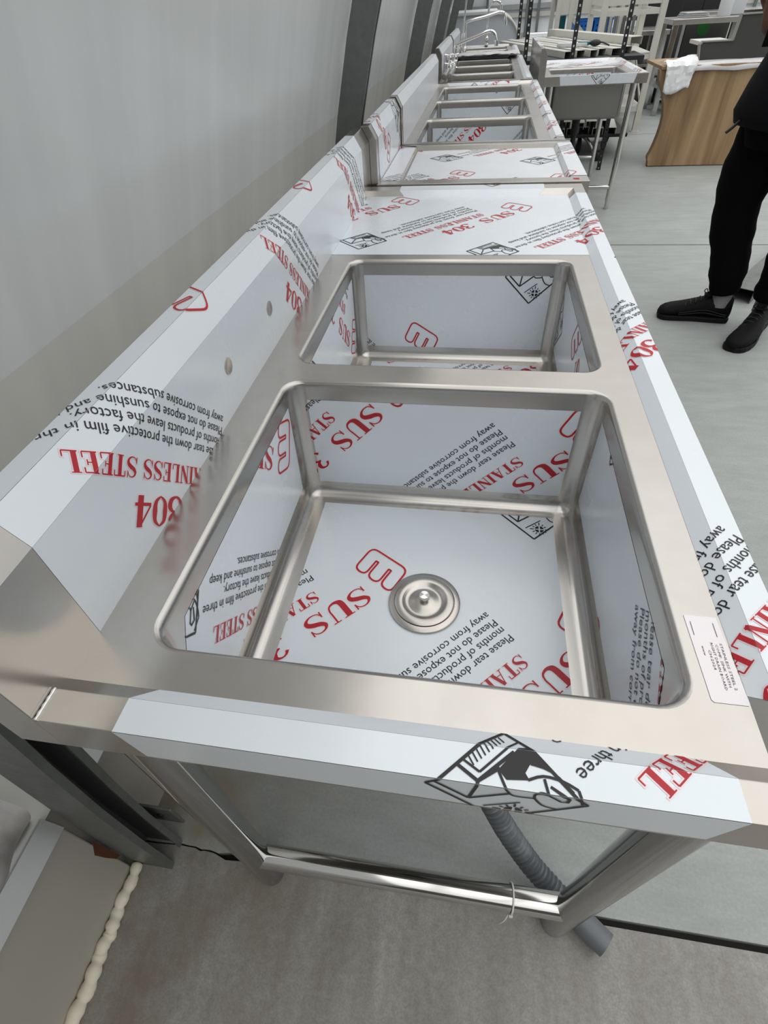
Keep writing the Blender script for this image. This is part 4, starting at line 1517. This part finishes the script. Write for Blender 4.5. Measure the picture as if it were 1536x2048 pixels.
MB().lathe([(0, 0), (.075, 0), (.075, .002), (0, .002)], (3.10, 9.605, .795), 28, axis=(0, -1, 0)).build('green_sticker', 'green_dot', t)
for k, (x, y, a, b, h, mt, lb) in enumerate(((2.55, 10.9, .55, .3, 1.25, 'blk', 'black appliance box standing behind the steel worktables'), (3.3, 12.3, .9, .5, 1.5, 'blk', 'large black cabinet at the back of the workshop'), (2.55, 9.9, .3, .25, .36, 'blk', 'black box standing on the floor under the lower worktable'), (4.2, 10.3, .7, .6, 1.0, 'darkgrey', 'grey steel bench unit behind the standing person'), (1.0, 12.6, .5, .4, .7, 'far_white', 'white cabinet against the far wall'))):
    t = thing('storage_unit', lb, 'cabinet', (x, y, 0))
    MB().box((x, y, .0), (x + a, y + b, h)).build('carcass', mt, t, bevel=.008)
    for q in range(2):
        MB().box((x + .01 + q * a / 2, y - .012, .03), (x - .01 + (q + 1) * a / 2, y, h - .03)).build('door', mt, t, bevel=.004)
# low steel channel lying on the floor behind the person's feet
ob = u_channel((1.80, 2.88, .07), (2.35, 3.65, .07), .12, .07).build('floor_channel', 'galv')
tag(ob, 'grey steel channel lying on the concrete behind the black shoes', 'channel')

# ------------------------------------------------------------------ standing person in black
def loft(mb, rings, n=20, cap=True):
    """rings: (center, ax, ay) half axes vectors"""
    k = len(mb.v)
    for c, ax, ay in rings:
        c, ax, ay = Vector(c), Vector(ax), Vector(ay)
        for j in range(n):
            q = 2 * math.pi * j / n
            mb.v.append(tuple(c + math.cos(q) * ax + math.sin(q) * ay))
    for i in range(len(rings) - 1):
        for j in range(n):
            j2 = (j + 1) % n
            mb.f.append((k + i * n + j, k + i * n + j2, k + (i + 1) * n + j2, k + (i + 1) * n + j))
            mb.m.append(0)
    if cap:
        mb.f.append(tuple(k + j for j in range(n - 1, -1, -1)))
        mb.f.append(tuple(k + (len(rings) - 1) * n + j for j in range(n)))
        mb.m += [0, 0]
    return mb

def shoe(parent, toe, heel, side):
    toe, heel = Vector(toe), Vector(heel)
    d = (toe - heel)
    L = d.length
    d.normalize()
    s = V(-d.y, d.x, 0) * side
    up = V(0, 0, 1)
    # sections: t along from heel, half width in/out, top height, top half width
    sec = [(0.0, .024, .085, .018), (.02, .036, .128, .026), (.07, .040, .132, .032), (.16, .041, .126, .034), (.26, .041, .122, .033), (.36, .042, .124, .030), (.46, .045, .112, .030), (.58, .050, .096, .034), (.70, .054, .083, .040), (.82, .054, .074, .042), (.91, .048, .066, .036), (.965, .036, .056, .026), (.995, .016, .040, .010)]
    mb = MB()
    rings, n = [], 16
    k0 = 0
    for (t, w_, h, tw) in sec:
        c = heel + d * (t * L)
        pts = []
        for j in range(n):
            q = 2 * math.pi * j / n
            cx, cz = math.cos(q), math.sin(q)
            wz = .018 + (h - .018) * (.5 + .5 * cz)
            ww = w_ + (tw - w_) * max(0, cz) ** 1.5
            e = .012 * math.sin(math.pi * min(1, max(0, (t - .3) / .7)))   # sole curves outwards at the ball
            pts.append(c + s * (ww * (abs(cx) ** .75) * (1 if cx >= 0 else -1) + e) + up * wz)
        mb.v += [tuple(p) for p in pts]
    for i in range(len(sec) - 1):
        for j in range(n):
            j2 = (j + 1) % n
            mb.f.append((i * n + j, i * n + j2, (i + 1) * n + j2, (i + 1) * n + j))
    mb.f.append(tuple(range(n)))
    mb.f.append(tuple((len(sec) - 1) * n + j for j in range(n - 1, -1, -1)))
    mb.m = [0] * len(mb.f)
    sh = mb.build('shoe', 'shoe_black', parent, smooth=60)
    sh['_b'] = parent['_b']
    # sole
    so = MB()
    A, B = [], []
    outline = []
    for (t, w_, h, tw) in sec:
        outline.append((t, w_ + .004))
    ptsL = [heel + d * (t * L - .002) + s * (w_ + .012 * math.sin(math.pi * min(1, max(0, (t - .3) / .7)))) for t, w_ in outline]
    ptsR = [heel + d * (t * L - .002) - s * (w_ - .012 * math.sin(math.pi * min(1, max(0, (t - .3) / .7)))) for t, w_ in outline]
    poly = ptsL + ptsR[::-1]
    so.prism([p + up * .001 for p in poly], (0, 0, .026))
    so.build('sole', 'shoe_sole', sh, bevel=.006)
    # wavy side panels, laces, tongue
    for sg in (-1, 1):
        for q, (z0, z1) in enumerate(((.045, .075), (.036, .058))):
            pts = []
            for k in range(12):
                t = .06 + .06 * k
                kk = min(range(len(sec)), key=lambda i: abs(sec[i][0] - t))
                wv = sec[kk][1] + .001
                pts.append(heel + d * (t * L) + s * (sg * wv * .99 + .012 * math.sin(math.pi * min(1, max(0, (t - .3) / .7)))) + up * (z0 + (z1 - z0) * (.5 - .5 * math.cos(k * .55)) * (1 - k / 14)))
            MB().tube(pts, .0028, 6).build('side_piping', 'shoe_trim', sh, smooth=60)
    for k in range(5):
        t = .40 + .062 * k
        zt = .123 - .0105 * k
        c = heel + d * (t * L) + up * (zt + .002)
        MB().tube([c - s * .026 - up * .010, c - s * .012, c + s * .012, c + s * .026 - up * .010], .003, 6).build('lace', 'shoe_trim', sh, smooth=60)
    c = heel + d * (.38 * L) + up * .130
    for sg in (-1, 1):
        MB().tube(crom([c, c + s * sg * .02 + up * .02 + d * .008, c + s * sg * .028 + up * .004 + d * .014, c], 5), .0022, 6).build('lace_bow', 'shoe_black', sh, smooth=60)
    MB().obox(heel + d * (.36 * L) + up * .132, d * .018 + up * -.01, s * .022, up * .006 + d * .004).build('tongue', 'shoe_black', sh, bevel=.004)
    return sh

def person():
    base = (1.66, 2.55, 0)
    t = thing('person', 'person in black jacket, black trousers and black trainers standing beside the sink row', 'person', base)
    hipR, hipL = V(1.535, 2.625, .90), V(1.62, 2.47, .90)
    kneR, kneL = V(1.515, 2.635, .50), V(1.745, 2.50, .50)
    ankR, ankL = V(1.605, 2.640, .10), V(1.785, 2.565, .10)
    pel, wai, che, nec, hed = V(1.575, 2.545, .95), V(1.565, 2.54, 1.12), V(1.61, 2.53, 1.34), V(1.625, 2.52, 1.50), V(1.60, 2.51, 1.64)
    shR, shL = V(1.63, 2.72, 1.42), V(1.65, 2.34, 1.42)
    elR, elL = V(1.70, 2.80, 1.13), V(1.66, 2.30, 1.13)
    wrR, wrL = V(1.58, 2.84, .90), V(1.304, 2.43, 1.140)
    # body: one continuous skinned surface
    vs_, es, rr = [], [], []
    def vx(p, r, par=None):
        vs_.append(tuple(Vector(p) - Vector(base)))
        rr.append(r if isinstance(r, tuple) else (r, r))
        if par is not None:
            es.append((par, len(vs_) - 1))
        return len(vs_) - 1
    a = vx(pel, (.13, .11))
    b = vx(wai, (.125, .105), a)
    c = vx(che, (.14, .105), b)
    n1 = vx(nec, .052, c)
    h0 = vx(hed + V(.0, 0, -.075), .062, n1)
    h1 = vx(hed + V(-.012, 0, -.02), .083, h0)
    h2 = vx(hed + V(.004, 0, .05), .088, h1)
    h3 = vx(hed + V(.01, 0, .10), .055, h2)
    for sh_, el, wr, left in ((shR, elR, wrR, False), (shL, elL, wrL, True)):
        s_ = vx(sh_, .062, c)
        e_ = vx(el, .043, s_)
        w_ = vx(wr, .027, e_)
        hd = (wr - el).normalized()
        if left:
            hd = V(-.22, .10, .95).normalized()
        p1 = vx(wr + hd * .05, (.036, .022), w_)
        p2 = vx(wr + hd * .088, (.038, .018), p1)
        sd = hd.cross(V(0, 0, 1)).normalized() if left else V(0, 1, 0).cross(hd).normalized()
        cur = sd.cross(hd).normalized() * (-1 if left else 1)
        for k, Lf in enumerate((.064, .074, .070, .055)):
            q = wr + hd * .095 + sd * (.027 - .018 * k)
            f1 = vx(q, .0088, p2)
            f2 = vx(q + hd * Lf * .5 + cur * .010, .0084, f1)
            vx(q + hd * Lf * .85 + cur * .036, .0072, f2)
        th = vx(wr + hd * .040 + sd * .034 + cur * .01, .0105, p1)
        th2 = vx(wr + hd * .070 + sd * .050 + cur * .022, .0095, th)
        vx(wr + hd * .096 + sd * .046 + cur * .034, .0085, th2)
    for hp, kn, an, ft in ((hipR, kneR, ankR, V(1.50, 2.655, .05)), (hipL, kneL, ankL, V(1.72, 2.48, .05))):
        i = vx(hp, .085, a)
        i = vx((hp + kn) / 2, .075, i)
        i = vx(kn, .055, i)
        i = vx((kn * .6 + an * .4), .052, i)
        i = vx(an, .035, i)
        vx(ft, .028, i)
    me = bpy.data.meshes.new('body')
    me.from_pydata(vs_, es, [])
    me.materials.append(MATS['skin'])
    bo = bpy.data.objects.new('body', me)
    COL.objects.link(bo)
    bo.parent = t
    bo['_b'] = list(base)
    sk = bo.modifiers.new('skin', 'SKIN')
    sk.use_smooth_shade = True
    for i, r in enumerate(rr):
        me.skin_vertices[0].data[i].radius = r
        me.skin_vertices[0].data[i].use_root = (i == 0)
    ss = bo.modifiers.new('sub', 'SUBSURF')
    ss.levels = ss.render_levels = 2
    # head details
    f = V(-1, -.25, -.08).normalized()
    s = V(f.y, -f.x, 0).normalized()
    H = hed
    MB().sphere(H + f * .093 + V(0, 0, -.012), (.016, .013, .022), 12).build('nose', 'skin', t, smooth=60)
    for sg in (-1, 1):
        MB().sphere(H + f * .078 + s * sg * .032 + V(0, 0, .02), (.012, .013, .008), 12).build('eye', 'eye_white', t, smooth=60)
        MB().sphere(H + s * sg * .088 + V(.012, 0, .0), (.016, .010, .03), 12).build('ear', 'skin', t, smooth=60)
        MB().tube([H + f * .086 + s * (sg * .018) + V(0, 0, .04), H + f * .074 + s * (sg * .048) + V(0, 0, .042)], .004, 6).build('eyebrow', 'hair', t)
    MB().sphere(H + f * .082 + V(0, 0, -.05), (.010, .022, .007), 12).build('mouth', 'lip', t, smooth=60)
    hb = MB().sphere(H + V(.028, .004, .052), (.098, .098, .088), 20)
    hb.build('hair', 'hair', t, smooth=60)
    # trousers
    tr = MB()
    loft(tr, [(V(1.575, 2.545, .78), V(.16, .045, 0), V(-.03, .15, 0)), (V(1.565, 2.545, .88), V(.180, .05, 0), V(-.04, .185, 0)), (V(1.57, 2.545, .96), V(.172, .05, 0), V(-.04, .178, 0)), (V(1.575, 2.545, 1.03), V(.150, .04, 0), V(-.04, .16, 0))], 24)
    for hp, kn, an, ph in ((hipR, kneR, ankR, 0), (hipL, kneL, ankL, 1.7)):
        pts = crom([hp, hp * .5 + kn * .5 + V(-.02, 0, 0), kn, kn * .5 + an * .5 + V(.012, 0, 0), an + V(.0, 0, .052)], 8)
        rad = wlerp([.118, .110, .092, .084, .068], len(pts))
        rad = [r + .002 * math.sin(i * 1.7 + ph) + .003 * math.sin(i * .77 + ph * 2) for i, r in enumerate(rad)]
        tr.tube(pts, rad, 18)
    tr.build('trousers', 'cloth_trouser', t, smooth=70)
    for an in (ankR, ankL):
        MB().tube([an + V(0, 0, -.02), an + V(0, 0, .13)], .046, 14).build('sock', 'sock', t, smooth=60)
    # jacket, open at the front with a flared hem
    jk = MB()
    rings = [(V(1.545, 2.535, .835), V(.188, .07, -.02), V(-.06, .215, 0)), (V(1.545, 2.535, .88), V(.205, .07, -.015), V(-.06, .225, 0)), (V(1.555, 2.535, .98), V(.195, .06, 0), V(-.05, .22, 0)), (V(1.575, 2.535, 1.08), V(.172, .05, 0), V(-.05, .215, 0)), (V(1.595, 2.53, 1.22), V(.158, .04, 0), V(-.04, .222, 0)), (V(1.62, 2.53, 1.36), V(.148, .03, 0), V(-.03, .225, 0)), (V(1.635, 2.525, 1.44), V(.115, .02, 0), V(-.03, .18, 0)), (V(1.63, 2.52, 1.50), V(.078, 0, 0), V(0, .078, 0)), (V(1.62, 2.52, 1.535), V(.074, 0, 0), V(0, .074, 0))]
    loft(jk, rings, 26)
    for sh_, el, wr in ((shR, elR, wrR), (shL, elL, wrL)):
        w2 = wr + (el - wr).normalized() * .0
        pts = crom([sh_ * .8 + che * .2, sh_, sh_ * .5 + el * .5, el, el * .5 + w2 * .5, w2], 6)
        rad = wlerp([.085, .085, .075, .068, .060, .044], len(pts))
        jk.tube(pts, [r + .003 * math.sin(i * 1.9) for i, r in enumerate(rad)], 16)
    jk.build('jacket', 'cloth_jacket', t, smooth=70)
    MB().tube([V(1.345, 2.50, .872), V(1.318, 2.485, .852), V(1.300, 2.48, .838)], .0055, 8).build('zip_pull', 'shoe_trim', t, smooth=50)
    shoe(t, (1.330, 2.672, 0), (1.668, 2.632, 0), -1)
    shoe(t, (1.583, 2.285, 0), (1.825, 2.610, 0), 1)
person()

for _o in bpy.data.objects:
    if '_b' in _o:
        del _o['_b']
